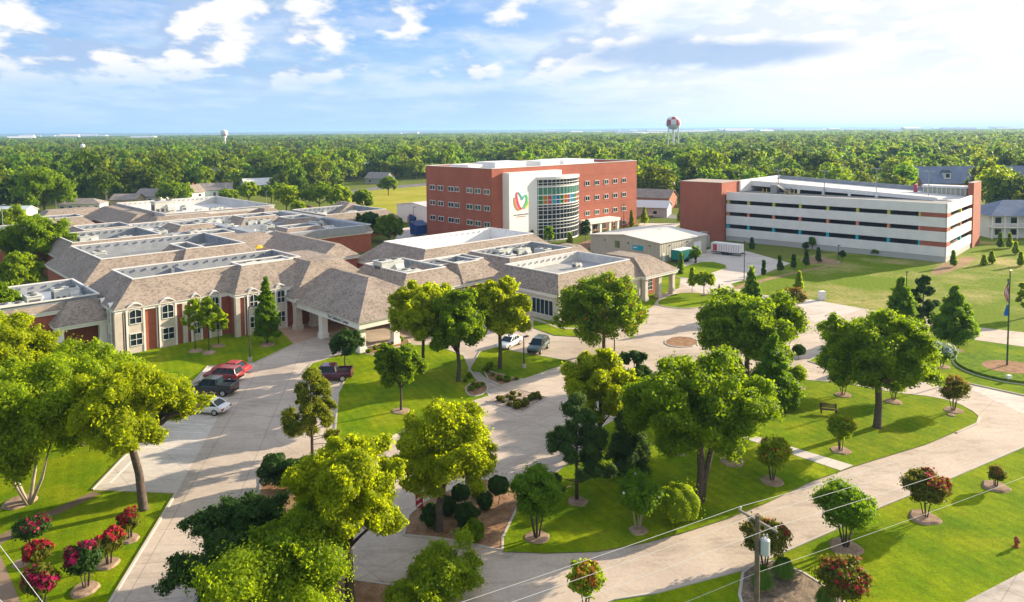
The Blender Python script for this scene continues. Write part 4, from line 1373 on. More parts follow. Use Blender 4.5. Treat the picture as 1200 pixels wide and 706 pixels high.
fl.box(-1, GL, GW - .3, GW, 0, 12.5); fl.box(-.3, .25, .3, GW, 0, 12.5)
fl.box(.3, GL - .25, .25, 15, 12.0, 12.3)
fl.build('deck', mat('parking_deck', (.20, .195, .19), .9, (.27, .26, .25), .3), GA)
ramp = MB()
ramp.add([(0, 15, 14.7), (GL, 15, 12.35), (GL, GW - .3, 12.35), (0, GW - .3, 14.7), (0, 15, 14.3), (GL, 15, 11.9), (GL, GW - .3, 11.9), (0, GW - .3, 14.3)], [(0, 1, 2, 3), (4, 7, 6, 5), (0, 4, 5, 1), (3, 2, 6, 7)])
ramp.build('ramp', mat('pale_roof_deck', (.50, .48, .47), .85, (.58, .56, .55), .3), GA)
wb = MB()
wb.add([(0, 14.8, 15.3), (GL * .9, 14.8, 13.0), (GL * .9, 14.8, 12.2), (0, 14.8, 13.8), (0, 15.1, 15.3), (GL * .9, 15.1, 13.0), (GL * .9, 15.1, 12.2), (0, 15.1, 13.8)], [(0, 3, 2, 1), (4, 5, 6, 7), (0, 1, 5, 4), (3, 7, 6, 2)])
for x in (13.5, 20, 26.5, 33): wb.box(x - .35, x + .35, 14.6, 14.79, 12.3, 15.2 - x * .044)
wb.build('ramp_edge', METALW, GA)
bw = MB()
bw.add([(-1, GW - .25, 15.7), (GL, GW - .25, 13.5), (GL, GW - .25, 12), (-1, GW - .25, 12), (-1, GW, 15.7), (GL, GW, 13.5), (GL, GW, 12), (-1, GW, 12)], [(0, 3, 2, 1), (4, 5, 6, 7), (0, 1, 5, 4)])
bw.build('roof_parapet', WELL, GA)
MB().box(-1, .2, 8, GW, 12.5, 15.6).build('side_parapet', METALW, GA)
for k, x in enumerate((.5, 6.1, 12.8, 19.5, 26.2, 33, 39.8, 46.3)):
    for z0, z1, nm, c3 in ((3.4, 4.5, 'teal_column_paint', (.02, .38, .48)), (6.75, 7.75, 'coral_column_paint', (.62, .22, .13)), (9.9, 10.9, 'yellow_column_paint', (.50, .46, .09))):
        MB().box(x - .3, x + .3, -.04, .5, z0, z1).build('column', mat(nm, c3, .6), GA)
for z0, z1, nm in ((3.4, 4.5, 'teal_column_paint'), (6.75, 7.75, 'coral_column_paint'), (9.9, 10.9, 'yellow_column_paint')):
    MB().box(GL - .5, GL + .04, 14, 14.8, z0, z1).build('column', MATS[nm], GA)
MB().box(-12.6, -.32, -2.2, 9, 0, 15.5).build('stair_tower', BRICK2, GA)
MB().box(-12.66, -.26, -2.26, 9.06, 15.5, 15.58).build('coping', mat('tan_coping', (.36, .30, .25), .7), GA)
MB().box(GL - .9, GL + .35, 26.3, 35.4, 0, 16.0).build('stair_tower', BRICK2, GA)
MB().box(GL - .95, GL + .4, 26.25, 35.45, 16.0, 16.08).build('coping', MATS['tan_coping'], GA)
# glazed lift lobby on the roof, stair and yellow bollards at the ramp foot
lb = MB()
lb.box(GL - 12, GL - 1.5, 30, 34, 14.3, 14.8)
lb.build('lobby_roof', METALW, GA)
lb = MB(); lb.box(GL - 11.6, GL - 1.8, 30.3, 33.8, 12.2, 14.28)
lb.build('lobby_glass', mat('pale_lobby_glass', (.34, .36, .28), .2), GA)
lb = MB()
for i in range(10): lb.box(GL - 11.7 + i * 1.05, GL - 11.55 + i * 1.05, 30.15, 30.3, 12.2, 14.28)
lb.build('lobby_frame', FRAME, GA)
MB().box(GL - 13.6, GL - 12.8, 28.8, 29.6, 12.2, 14.9).build('lobby_sign_post', mat('red_blue_panel', (.35, .05, .12), .5), GA)
st = MB()
for i in range(12): st.box(9 + i * .35, 9.4 + i * .35, 10.5, 12.5, 12.3 + (11 - i) * .18, 12.42 + (11 - i) * .18)
st.box(7.5, 9.2, 10.5, 12.5, 12.3, 14.6)
st.tube([(9, 10.4, 15.4), (13.4, 10.4, 13.2)], .07, 5); st.tube([(9, 12.6, 15.4), (13.4, 12.6, 13.2)], .07, 5)
st.build('roof_stair', POLEG, GA)
bl = MB()
for x in (6, 7, 12, 13.2, 14.4, 15.6): bl.cyl((x, 9.2), .1, 12.3, 13.5, 8)
bl.build('bollard_row', mat('yellow_safety_paint', (.62, .45, .03), .6), GA)
def deck_lamp(par, x, y, z, h):
    m = MB()
    m.cyl((x, y), .09, z, z + h, 8)
    m.box(x - .9, x - .25, y - .15, y + .15, z + h - .05, z + h + .12)
    m.box(x + .25, x + .9, y - .15, y + .15, z + h - .05, z + h + .12)
    m.tube([(x - .4, y, z + h), (x + .4, y, z + h)], .05, 5)
    return m

# ---------------------------------------------------------------- metal service building, trailers, white shed
MO = (135.4, 95., 0.)
ME = thing('metal_building', 'low beige metal service building with pale gabled roof, blue sign and dark poster', 'workshop', xy(135.4, 95), TH)
b = MB()
b.extr([(95, 0), (115.2, 0), (115.2, 4.4), (105, 5.35), (95, 4.4)], 'x', 135.4, 154.5)
b.build('wall', BEIGE, ME, MO)
b = MB()
b.extr([(94.7, 4.40), (105, 5.40), (115.5, 4.40), (115.5, 4.55), (105, 5.55), (94.7, 4.55)], 'x', 135.1, 154.8)
b.build('roof', mat('pale_metal_roof', (.52, .51, .48), .55, (.58, .57, .54), .6), ME, MO)
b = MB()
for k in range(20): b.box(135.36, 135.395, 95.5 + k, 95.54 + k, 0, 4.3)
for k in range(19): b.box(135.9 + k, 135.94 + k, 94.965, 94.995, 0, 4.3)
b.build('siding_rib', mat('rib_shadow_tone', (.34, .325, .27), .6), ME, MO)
MB().box(135.3, 135.352, 99.6, 102.6, 2.25, 3.35).build('sign', mat('cyan_sign', (.0, .33, .48), .4), ME, MO)
MB().box(135.28, 135.298, 101.2, 102.3, 2.75, 2.95).build('sign_mark', WHITE, ME, MO)
MB().box(135.3, 135.352, 106.3, 107.7, 2.2, 3.8).build('poster', mat('dark_poster', (.03, .05, .06), .5, (.20, .25, .08), 1.4), ME, MO)
MB().box(149, 152, 94.94, 94.99, 0, 3.2).build('roller_door', METALW, ME, MO)
MB().box(136.3, 137.2, 94.94, 94.99, 0, 2.1).build('door', METALW, ME, MO)
b = MB()
for v in (97.6, 103.6, 110.5): b.box(135.2, 135.352, v, v + .3, 3.5, 3.75)
for u in (139, 146): b.box(u, u + .3, 94.8, 94.99, 3.5, 3.75)
b.build('wall_lamp', BLACK, ME, MO)

def box_trailer(label, u, v, rz, l, w, h, m, extra):
    t = thing('trailer', label, 'trailer', xy(u, v), rz)
    b = MB(); b.box(-l / 2, l / 2, -w / 2, w / 2, .75, h); b.build('body', m, t, bevel=.06)
    b = MB(); b.box(-l / 2 + .1, l / 2 - .1, -w / 2 + .1, w / 2 - .1, h + .004, h + .05); b.build('roof', METALW, t)
    b = MB(); b.box(-l / 2, l / 2, -w / 2 + .2, w / 2 - .2, .5, .75); b.tube([(l / 2, 0, .6), (l / 2 + 1.1, 0, .55)], .07, 6); b.build('chassis', BLACK, t)
    for sx in (-.5, .5):
        for sy in (-1, 1):
            k = MB(); k.tube([(sx, sy * (w / 2 - .28), .4), (sx, sy * (w / 2 - .02), .4)], .4, 14); k.build('wheel', BLACK, t)
    b = MB()
    for i in range(int(l / .6)): b.box(-l / 2 + .3 + i * .6, -l / 2 + .36 + i * .6, -w / 2 - .03, -w / 2 - .004, .85, h - .1)
    b.box(-l / 2 + .6, -l / 2 + 1.5, -w / 2 - .05, -w / 2 - .031, .9, h - .3)
    b.build(extra[0], extra[1], t)
    return t
box_trailer('teal enclosed trailer parked against the beige metal building', 140.6, 92.6, TH, 5.6, 2.4, 2.9, mat('teal_paint', (.0, .19, .17), .45), ('side_rib', mat('dark_teal', (.0, .13, .12), .5)))
box_trailer('white box trailer with a red stripe beside the garage tower', 155.8, 90.2, TH - math.pi / 2 + .1, 7.2, 2.4, 2.7, METALW, ('red_trim', mat('red_trim', (.45, .05, .04), .5)))
WS = thing('storage_building', 'plain white metal storage building left of the tall brick block', 'shed', gp(484, 262), TH)
b = MB(); b.extr([(-9, 0), (9, 0), (9, 5.6), (0, 6.6), (-9, 5.6)], 'x', 0, 26); b.build('wall', METALW, WS)
b = MB(); b.extr([(-9.3, 5.62), (0, 6.65), (9.3, 5.62), (9.3, 5.75), (0, 6.8), (-9.3, 5.75)], 'x', -.3, 26.3); b.build('roof', mat('shed_roof', (.5, .5, .5), .6), WS)
b = MB(); b.box(-.08, -.01, 2, 3, 0, 2.1); b.build('door', mat('tan_door', (.30, .20, .12), .7), WS)
def dumpster(px, py, label, s=1):
    t = thing('dumpster', label, 'dumpster', gp(px, py), TH)
    b = MB()
    b.add([(-1.3, -.9, .25), (1.3, -.9, .25), (1.3, .7, .25), (-1.3, .7, .25), (-1.3, -1.15, 1.7), (1.3, -1.15, 1.7), (1.3, .9, 2.3), (-1.3, .9, 2.3)], [(0, 3, 2, 1), (4, 5, 6, 7), (0, 1, 5, 4), (1, 2, 6, 5), (2, 3, 7, 6), (3, 0, 4, 7)])
    b.build('bin', mat('blue_paint', (.01, .06, .26), .5), t, bevel=.04)
    b = MB(); b.add([(-1.34, -1.2, 1.72), (1.34, -1.2, 1.72), (1.34, .95, 2.34), (-1.34, .95, 2.34), (-1.34, -1.2, 1.8), (1.34, -1.2, 1.8), (1.34, .95, 2.42), (-1.34, .95, 2.42)], [(0, 3, 2, 1), (4, 5, 6, 7), (0, 1, 5, 4), (1, 2, 6, 5), (2, 3, 7, 6), (3, 0, 4, 7)])
    b.build('lid', mat('dark_blue_lid', (.008, .03, .12), .5), t)
    b = MB(); b.box(-1.5, -1.31, -.4, .1, .9, 1.2); b.box(1.31, 1.5, -.4, .1, .9, 1.2); b.build('lift_pocket', BLACK, t)
    t.scale = (s, s, s)
dumpster(491, 276, 'large bright blue dumpster in the yard left of the brick block', 1.7)
dumpster(486, 262, 'smaller dark blue dumpster against the white storage building', 1.2)
# rooftop plant beside garage tower
t = thing('cooling_plant', 'grey pipework and tank beside the brick garage tower', 'machinery', xy(158.5, 99.5), TH)
b = MB(); b.box(-3, 3, -1.2, 1.2, .3, 3.2); b.build('casing', mat('plant_grey', (.27, .27, .26), .6), t, bevel=.05)
b = MB()
for i in range(6): b.tube([(-3.2, -1 + i * .4, 3.5), (2.8, -1 + i * .4, 4.1)], .06, 5)
for x in (-2.8, 0, 2.6): b.cyl((x, 0), .07, 3.2, 4.0, 6)
b.build('pipe', POLEG, t)

# ---------------------------------------------------------------- cars
TYRE = mat('tyre', (.012, .012, .013), .85)
RIM = mat('alloy_rim', (.5, .5, .51), .35, metal=.7)
LAMPG = mat('headlight_glass', (.6, .6, .58), .15, spec=.8)
TAIL = mat('tail_light_red', (.35, .01, .01), .3)
def paint(nm, c):
    m = mat(nm, c, .28, spec=.6)
    m.node_tree.nodes['Principled BSDF'].inputs['Coat Weight'].default_value = .6
    return m
def loft(mb, secs):
    """secs: list of rings (same length) of 3d points"""
    n = len(secs[0])
    V = [p for s in secs for p in s]
    F = []
    for i in range(len(secs) - 1):
        for j in range(n):
            F.append((i * n + j, i * n + (j + 1) % n, (i + 1) * n + (j + 1) % n, (i + 1) * n + j))
    F.append(tuple(range(n))[::-1]); F.append(tuple(range((len(secs) - 1) * n, len(secs) * n)))
    mb.add(V, F)
def car(label, kind, col, p, heading, nm, cat='car'):
    t = thing('parked_car' if kind != 'pickup' else 'pickup_truck', label, cat, p, heading)
    hw, zb = .9, .28
    if kind == 'sedan':
        st = [(-2.35, .62, .80, .78), (-2.2, .45, .92, .88), (-1.5, .30, .98, .90), (0, .28, .95, .90), (1.2, .28, .92, .90), (1.95, .32, .82, .86), (2.3, .48, .68, .74)]
        cab = [(-1.75, .97), (-1.05, 1.40), (.15, 1.43), (1.15, .93)]
    elif kind == 'suv':
        st = [(-2.3, .60, 1.0, .84), (-2.2, .42, 1.08, .92), (-1.4, .34, 1.10, .94), (0, .32, 1.06, .94), (1.2, .32, 1.04, .94), (2.0, .38, .98, .90), (2.3, .52, .82, .80)]
        cab = [(-2.12, 1.08), (-1.85, 1.66), (.25, 1.72), (1.15, 1.04)]
    else:
        st = [(-2.75, .55, 1.10, .94), (-2.6, .45, 1.16, .98), (-1.4, .42, 1.16, .98), (0, .40, 1.16, .98), (1.3, .40, 1.16, .98), (2.3, .45, 1.10, .95), (2.65, .58, .95, .86)]
        cab = [(-.95, 1.15), (-.75, 1.82), (.75, 1.86), (1.45, 1.15)]
    b = MB()
    secs = []
    for x, z0, z1, w in st:
        zm = z0 + (z1 - z0) * .55
        secs.append([(x, -w * .94, z0), (x, w * .94, z0), (x, w, zm), (x, w * .97, z1 - .08), (x, w * .86, z1), (x, -w * .86, z1), (x, -w * .97, z1 - .08), (x, -w, zm)])
    loft(b, secs)
    pm = paint(nm, col)
    body = b.build('body', pm, t, smooth=True)
    body.modifiers.new('bevel', 'BEVEL').width = .03
    w0, w1 = st[3][3] * .90, st[3][3] * .72
    def cabin(m, s, dz, name, par):
        (a, za), (b1, zb1), (c, zc), (d, zd) = cab
        mb = MB()
        mb.add([(a, -w0 * s, za - .05), (a, w0 * s, za - .05), (d, w0 * s, zd - .05), (d, -w0 * s, zd - .05), (b1, -w1 * s, zb1 + dz), (b1, w1 * s, zb1 + dz), (c, w1 * s, zc + dz), (c, -w1 * s, zc + dz)],
               [(0, 3, 2, 1), (4, 5, 6, 7), (0, 1, 5, 4), (1, 2, 6, 5), (2, 3, 7, 6), (3, 0, 4, 7)])
        return mb.build(name, m, par)
    cabin(GLASS, 1.0, -.02, 'windows', t)
    (a, za), (b1, zb1), (c, zc), (d, zd) = cab
    rf = MB()
    rf.box(b1 - .06, c + .08, -w1 - .02, w1 + .02, min(zb1, zc) - .03, max(zb1, zc) + .03)
    for sy in (-1, 1):
        rf.tube([(a, sy * w0, za), (b1, sy * w1, zb1)], .06, 5); rf.tube([(d, sy * w0, zd), (c, sy * w1, zc)], .05, 5)
        for q in ((.42, .36),) if kind == 'pickup' else ((.36, .33), (.68, .68)):
            rf.tube([(a + (d - a) * q[0], sy * w0 * 1.01, za + (zd - za) * q[0]), (b1 + (c - b1) * q[1], sy * (w1 + .01), zb1)], .05, 5)
    rf.build('roof', pm, t, bevel=.02)
    if kind == 'pickup':
        bd = MB()
        bd.box(-2.6, -1.05, -.75, .75, 1.162, 1.175)
        bd.build('bed_liner', BLACK, t)
        rl = MB()
        for sy in (-1, 1): rl.box(-2.65, -1.0, sy * .95 - .06 * (sy > 0), sy * .95 + .06 * (sy < 0), 1.10, 1.36)
        rl.box(-2.72, -2.62, -.9, .9, .7, 1.36)
        rl.build('bed_rail', pm, t)
    wb = 1.42 if kind != 'pickup' else 1.75
    wr = .34 if kind == 'sedan' else .39
    for x in (-wb, wb * .98):
        for sy in (-1, 1):
            y = sy * (st[3][3] - .13)
            k = MB(); k.tube([(x, y - sy * .12, wr), (x, y + sy * .13, wr)], wr, 16)
            w = k.build('wheel', TYRE, t)
            k = MB(); k.tube([(x, y + sy * .131, wr), (x, y + sy * .145, wr)], wr * .66, 12)
            k.build('rim', RIM, w)
    xe, xs = st[-1][0], st[0][0]
    ze = st[-1][2] - .1
    for sy in (-1, 1):
        k = MB(); k.box(xe - .22, xe - .03, sy * .50, sy * .80, ze - .1, ze + .06); k.build('headlight', LAMPG, t)
        k = MB(); k.box(xs - .02, xs + .14, sy * .55, sy * .83, st[0][2] - .22, st[0][2] - .02); k.build('tail_light', TAIL, t)
        k = MB(); k.box(cab[3][0] - .35, cab[3][0] - .18, sy * (w0 + .02), sy * (w0 + .2), zd + .02, zd + .16); k.build('mirror', pm, t)
    k = MB(); k.box(xe - .1, xe + .05, -.72, .72, .42, .56); k.box(xs - .06, xs + .1, -.75, .75, .45, .60); k.build('bumper', BLACK if kind != 'sedan' else pm, t, bevel=.02)
    return t
def at(px, py, z=.045): return gp(px, py, z)
HL = TH + math.pi / 2          # nose towards +v (up-left along the stall lines)
hp = math.atan2(*(gp(222, 462) - gp(276, 462)).yx)
car('white sedan parked nose-in nearest the camera in the left bays', 'sedan', (.72, .72, .72), at(243, 483), math.radians(168), 'white_car_paint')
car('black pickup truck between the white sedan and red cars', 'pickup', (.012, .014, .018), at(250, 461), math.radians(170), 'black_car_paint', 'pickup')
car('dark red suv parked beside the black pickup', 'suv', (.22, .008, .018), at(262, 445.5), math.radians(168), 'dark_red_car_paint')
car('bright red hatchback half hidden behind the dark red suv', 'sedan', (.38, .015, .02), at(271, 437), math.radians(168), 'red_car_paint')
car('maroon pickup truck parked at the left edge of the oval lawn', 'pickup', (.075, .008, .03), at(386, 445), math.radians(183), 'maroon_car_paint', 'pickup')
car('white sedan parked by the tree in front of entrance', 'sedan', (.70, .71, .72), gp(597, 406, .045), math.radians(-120), 'white_car_paint')
car('grey green suv standing right of the white sedan near entrance', 'suv', (.06, .10, .085), gp(631, 411, .045), math.radians(-113), 'grey_green_car_paint')
for i, (px, py, c3, nm, lb) in enumerate(((768, 254, (.6, .6, .6), 'silver_far_paint', 'silver car on the street beyond the brick block'), (360, 245, (.25, .02, .03), 'far_red_paint', 'small red car half hidden under trees beyond the hospital'), (385, 247, (.02, .03, .05), 'far_dark_paint', 'dark car under trees beyond the hospital'))):
    car(lb, 'sedan', c3, gp(px, py, .04), math.radians(10 + 8 * i), nm)

# ---------------------------------------------------------------- poles, lamps, flags, signs, wires
def lamp_post(px, py, top, label, double=False, group=None, z=.1, pm=None):
    pm = pm or BRONZE
    h = max(3, height_of(px, py, top))
    t = thing('lamp_post', label, 'lamp post', gp(px, py), TH, group)
    m = MB(); m.cyl((0, 0), .09, .5, h, 8, .06); m.build('pole', pm, t)
    m = MB(); m.cyl((0, 0), .28, 0, .55, 12); m.build('base', KERB, t)
    m = MB()
    for s in ((-1, 1) if double else (1,)):
        m.box(s * .1, s * .75, -.16, .16, h - .1, h + .05)
    m.build('lamp_head', pm, t)
    return t
lamp_post(293, 424, 360, 'tall thin lamp post on the lawn corner beside the left drive')
lamp_post(872, 331, 283, 'thin lamp post at the edge of the service yard')
lamp_post(918, 391, 352, 'lamp post at the left end of the pale drive behind the big oak')
lamp_post(614, 432, 395, 'short lamp post beside the grey green suv')
lamp_post(720, 425, 394, 'short dark lamp post behind the reddish oak')
lamp_post(982, 309, 0 + 288, 'short post on the garage lawn near the dirt path')
lamp_post(1062, 344, 319, 'thin post on the rough field behind the dark cedar')
lamp_post(731, 283, 240, 'dark lamp post in front of the brick block right face', True)
lamp_post(485, 279, 243, 'lamp post in the yard left of the brick block')
for i, (px, py, tp, lb) in enumerate(((44, 252, 228, 'grey street lamp on the far left among trees'), (66, 250, 232, 'grey street lamp left of the small white house'), (125, 248, 225, 'grey street lamp right of the small white house'), (265, 236, 215, 'street lamp before the pale blue house'), (312, 240, 224, 'street lamp among trees by the dry lawn'), (5, 300, 240, 'tall grey lamp pole at the far left edge'))):
    lamp_post(px, py, tp, lb, pm=POLEG)
def garage_lamp(x, y, z, h):
    t = thing('deck_lamp', 'twin headed lamp post standing on the roof deck of the parking garage', 'lamp post', gc + Vector((gd.x * x - gd.y * y, gd.y * x + gd.x * y, z)), math.atan2(gd.y, gd.x), 'lamps on the garage roof deck')
    m = MB(); m.cyl((0, 0), .1, 0, h, 8); m.build('pole', POLEG, t)
    m = MB(); m.box(-1.1, -.3, -.18, .18, h - .05, h + .14); m.box(.3, 1.1, -.18, .18, h - .05, h + .14); m.tube([(-.4, 0, h), (.4, 0, h)], .06, 5); m.build('lamp_head', POLEG, t)
    return t
GLm = garage_lamp(9, 12, 12.3, 6.2)
for x, y, z in ((20.3, 14.4, 12.3), (32, 18, 13.2), (43, 22, 12.6)):
    dup(GLm, gc + Vector((gd.x * x - gd.y * y, gd.y * x + gd.x * y, z)))

# flagpole
fpz = gp(1180, 432)
t = thing('flagpole', 'tall flagpole with two limp flags in the round grass bed', 'flagpole', fpz, 0)
m = MB(); m.cyl((0, 0), .11, .15, 12.1, 10, .06); m.build('pole', mat('bronze_green_pole', (.05, .09, .08), .4, metal=.3), t)
m = MB(); m.ball((0, 0, 12.2), .14, 10, 6); m.build('finial', mat('gilt', (.6, .48, .2), .35, metal=.6), t)
def limp_flag(z0, z1, stripes, name):
    for k, (a, b2, c3, nm) in enumerate(stripes):
        m = MB()
        prev = None
        n = 9
        for i in range(n):
            z = z0 + (z1 - z0) * i / (n - 1)
            pass
        for i in range(n - 1):
            za, zb2 = z0 + (z1 - z0) * i / (n - 1), z0 + (z1 - z0) * (i + 1) / (n - 1)
            def px_(q, z): return (-.1 - .48 * q * (.75 + .25 * math.sin(z * 2.2)), .12 * math.sin(q * 9 + z * 2.5) * (1 if q > .05 else .3))
            (x1, y1), (x2, y2) = px_(a, za), px_(b2, za)
            (x3, y3), (x4, y4) = px_(b2, zb2), px_(a, zb2)
            m.quad((x1, y1, za), (x2, y2, za), (x3, y3, zb2), (x4, y4, zb2))
        o = m.build(name, mat(nm, c3, .8), t)
        sm = o.modifiers.new('solid', 'SOLIDIFY'); sm.thickness = .02
st = []
for k in range(7):
    st.append((k / 7, (k + 1) / 7, (.45, .03, .05) if k % 2 == 0 else (.7, .68, .66), 'flag_red' if k % 2 == 0 else 'flag_white'))
limp_flag(8.3, 10.4, st, 'striped_flag')
limp_flag(10.4, 11.2, [(0, 1, (.03, .04, .16), 'flag_navy')], 'flag_canton')
limp_flag(6.6, 8.0, [(0, 1, (.02, .12, .42), 'flag_blue')], 'blue_flag')

def sign_post(px, py, label, face, h, rz, name='street_sign', word=None):
    t = thing(name, label, 'sign', gp(px, py, .1), rz)
    m = MB(); m.cyl((0, 0), .035, 0, h, 6); m.build('post', POLEG, t)
    m = MB(); poly = [(math.cos(math.pi / 8 + k * math.pi / 4) * .38, h + math.sin(math.pi / 8 + k * math.pi / 4) * .38) for k in range(8)] if face == 'oct' else [(-.3, h - .75), (.3, h - .75), (.3, h + .3), (-.3, h + .3)]
    m.extr(poly, 'y', -.06, -.04); m.build('sign_face', mat('sign_red', (.42, .02, .03), .5), t)
    if word:
        lettering(word, .24, WHITE, t, (0, -.065, h - .08), (math.pi / 2, 0, 0))
    else:
        m = MB()
        for dz in (-.5, .0): m.extr([(-.28, h + dz - .18), (-.1, h + dz - .18), (.28, h + dz + .18), (.1, h + dz + .18)], 'y', -.07, -.061)
        m.build('sign_stripe', WHITE, t)
sign_post(845, 434, 'red octagonal stop sign beyond the wide oak', 'oct', 2.3, math.radians(20), 'stop_sign', 'STOP')
sign_post(492, 612, 'small red and white striped sign post at the mulch island', 'rect', 1.9, math.radians(-15))
t = thing('notice_board', 'small white notice plate at the drive edge by the clipped hedge', 'sign', gp(307, 570, .1), math.radians(20))
m = MB(); m.cyl((0, 0), .04, 0, .5, 6); m.build('post', POLEG, t)
m = MB(); m.box(-.45, .45, -.06, -.045, .3, .75); m.build('plate', WHITE, t)
t = thing('utility_cabinet', 'white utility cabinet at the edge of the patchy field', 'cabinet', gp(963, 352), .3)
m = MB(); m.box(-.55, .55, -.4, .4, .1, 1.6); m.build('casing', WHITE, t, bevel=.05)
m = MB(); m.box(-.65, .65, -.5, .5, 0, .1); m.build('plinth', KERB, t)
m = MB(); m.box(-.5, -.04, -.425, -.403, .2, 1.5); m.box(.04, .5, -.425, -.403, .2, 1.5); m.build('door', METALW, t)
t = thing('flood_light', 'small white floodlight on the lawn by the flag bed', 'floodlight', gp(1182, 447, .1), .2)
m = MB(); m.box(-.28, .28, -.2, .2, .3, .75); m.build('housing', WHITE, t, bevel=.05)
m = MB(); m.box(-.2, .2, .2, .215, .38, .68); m.build('lens', GLASS, t)
m = MB(); m.cyl((0, 0), .12, 0, .3, 8); m.build('stand', POLEG, t)
# bench on the big lawn
t = thing('park_bench', 'dark backed bench on the shaded lawn left of the big oak', 'bench', gp(971, 485, .1), math.radians(-15))
DW = mat('dark_bench_wood', (.09, .045, .03), .7)
m = MB()
for k in range(4): m.box(-.85, .85, -.25 + k * .14, -.14 + k * .14, .43, .47)
m.build('seat', DW, t)
m = MB()
for k in range(4): m.box(-.85, .85, .30 + k * .02, .33 + k * .02, .52 + k * .12, .61 + k * .12)
m.build('backrest', DW, t)
for x in (-.72, .72):
    m = MB(); m.box(x - .04, x + .04, -.22, -.16, 0, .43); m.box(x - .04, x + .04, .28, .34, 0, 1.0); m.box(x - .04, x + .04, -.16, .28, .37, .43); m.build('leg', BLACK, t)
# hydrant
t = thing('fire_hydrant', 'small rusty red fire hydrant alone on the front grass', 'hydrant', gp(1191, 641, .02), .4)
HR = mat('hydrant_red', (.30, .07, .035), .6)
m = MB(); m.tube([(0, 0, 0), (0, 0, .08), (0, 0, .081), (0, 0, .5), (0, 0, .52), (0, 0, .56), (0, 0, .72), (0, 0, .78)], [.19, .19, .12, .12, .17, .17, .10, .04], 12); m.build('barrel', HR, t)
m = MB(); m.tube([(-.22, 0, .42), (.22, 0, .42)], .065, 8); m.tube([(0, 0, .42), (0, -.22, .42)], .085, 8); m.build('outlet', HR, t)
# utility pole with transformer and wires
UP = Vector((12.7, 38.2, 0))
UP.x = (gp(888, 604, 10.0)).x; UP.y = (gp(888, 604, 10.0)).y
t = thing('utility_pole', 'weathered wooden utility pole with a crossarm and grey transformer', 'utility pole', UP, 0)
m = MB(); m.tube([(0, 0, -.2), (0, 0, 10.0)], [.17, .12], 10); m.build('pole', mat('weathered_wood', (.10, .078, .06), .9, (.17, .135, .10), 3.), t)
ca = Vector((-.50, .866, 0))
m = MB(); a, b2 = ca * 1.25, ca * -1.25
m.tube([(a.x, a.y, 9.7), (b2.x, b2.y, 9.7)], .075, 4); m.tube([(a.x * .6, a.y * .6, 9.7), (0, 0, 9.0)], .03, 4); m.tube([(b2.x * .6, b2.y * .6, 9.7), (0, 0, 9.0)], .03, 4)
m.build('crossarm', mat('grey_wood', (.22, .19, .17), .9), t)
for q in (1.15, .12, -1.15):
    m = MB(); c = ca * q; m.tube([(c.x, c.y, 9.76), (c.x, c.y, 9.86), (c.x, c.y, 9.95)], [.03, .06, .04], 8); m.build('insulator', METALW, t)
m = MB(); o = Vector((.36, -.12)); m.tube([(o.x, o.y, 7.95), (o.x, o.y, 8.0), (o.x, o.y, 8.75), (o.x, o.y, 8.82)], [.2, .24, .24, .16], 14); m.cyl((o.x - .08, o.y), .04, 8.8, 9.05, 6); m.cyl((o.x + .1, o.y), .04, 8.8, 9.05, 6)
m.build('transformer', mat('transformer_grey', (.42, .46, .50), .5), t)
wd_ = Vector((.892, .452, 0))
WIRE = mat('aluminium_wire', (.62, .62, .60), .5)
def wire(off, z, label, r=.011, sag=.35):
    m = MB()
    pts = []
    for k in range(-10, 31):
        s = k * 2.2
        f = ((s % 44) - 22) / 22 if s >= 0 else ((-s % 44) - 22) / 22
        p = UP + off + wd_ * s
        pts.append((p.x, p.y, z - sag * (1 - f * f)))
    m.tube(pts, r, 5)
    tag(m.build('overhead_wire', WIRE), label, 'wire')
wire(ca * 1.15, 9.95, 'uppermost pale power wire from the far end of the crossarm')
wire(ca * .12, 9.95, 'middle pale power wire crossing beside the pole top')
wire(ca * -1.15, 9.95, 'lowest of three power wires, from the near end of the crossarm')
wire(Vector((.15, .1, 0)), 6.9, 'thin lower cable crossing the front grass below the power wires', .008)
for k, (a, b2) in enumerate((((-30, 600), (62, 722)), ((-30, 672), (18, 722)))):
    p, q = gp(*a, 9), gp(*b2, 9)
    d = (q - p)
    tag(MB().tube([tuple(p - d * 2), tuple(p), tuple(q), tuple(q + d)], .014, 5).build('overhead_wire', WIRE), ('longer pale wire crossing the lower left corner over crape myrtles', 'short pale wire at the extreme lower left corner')[k], 'wire')

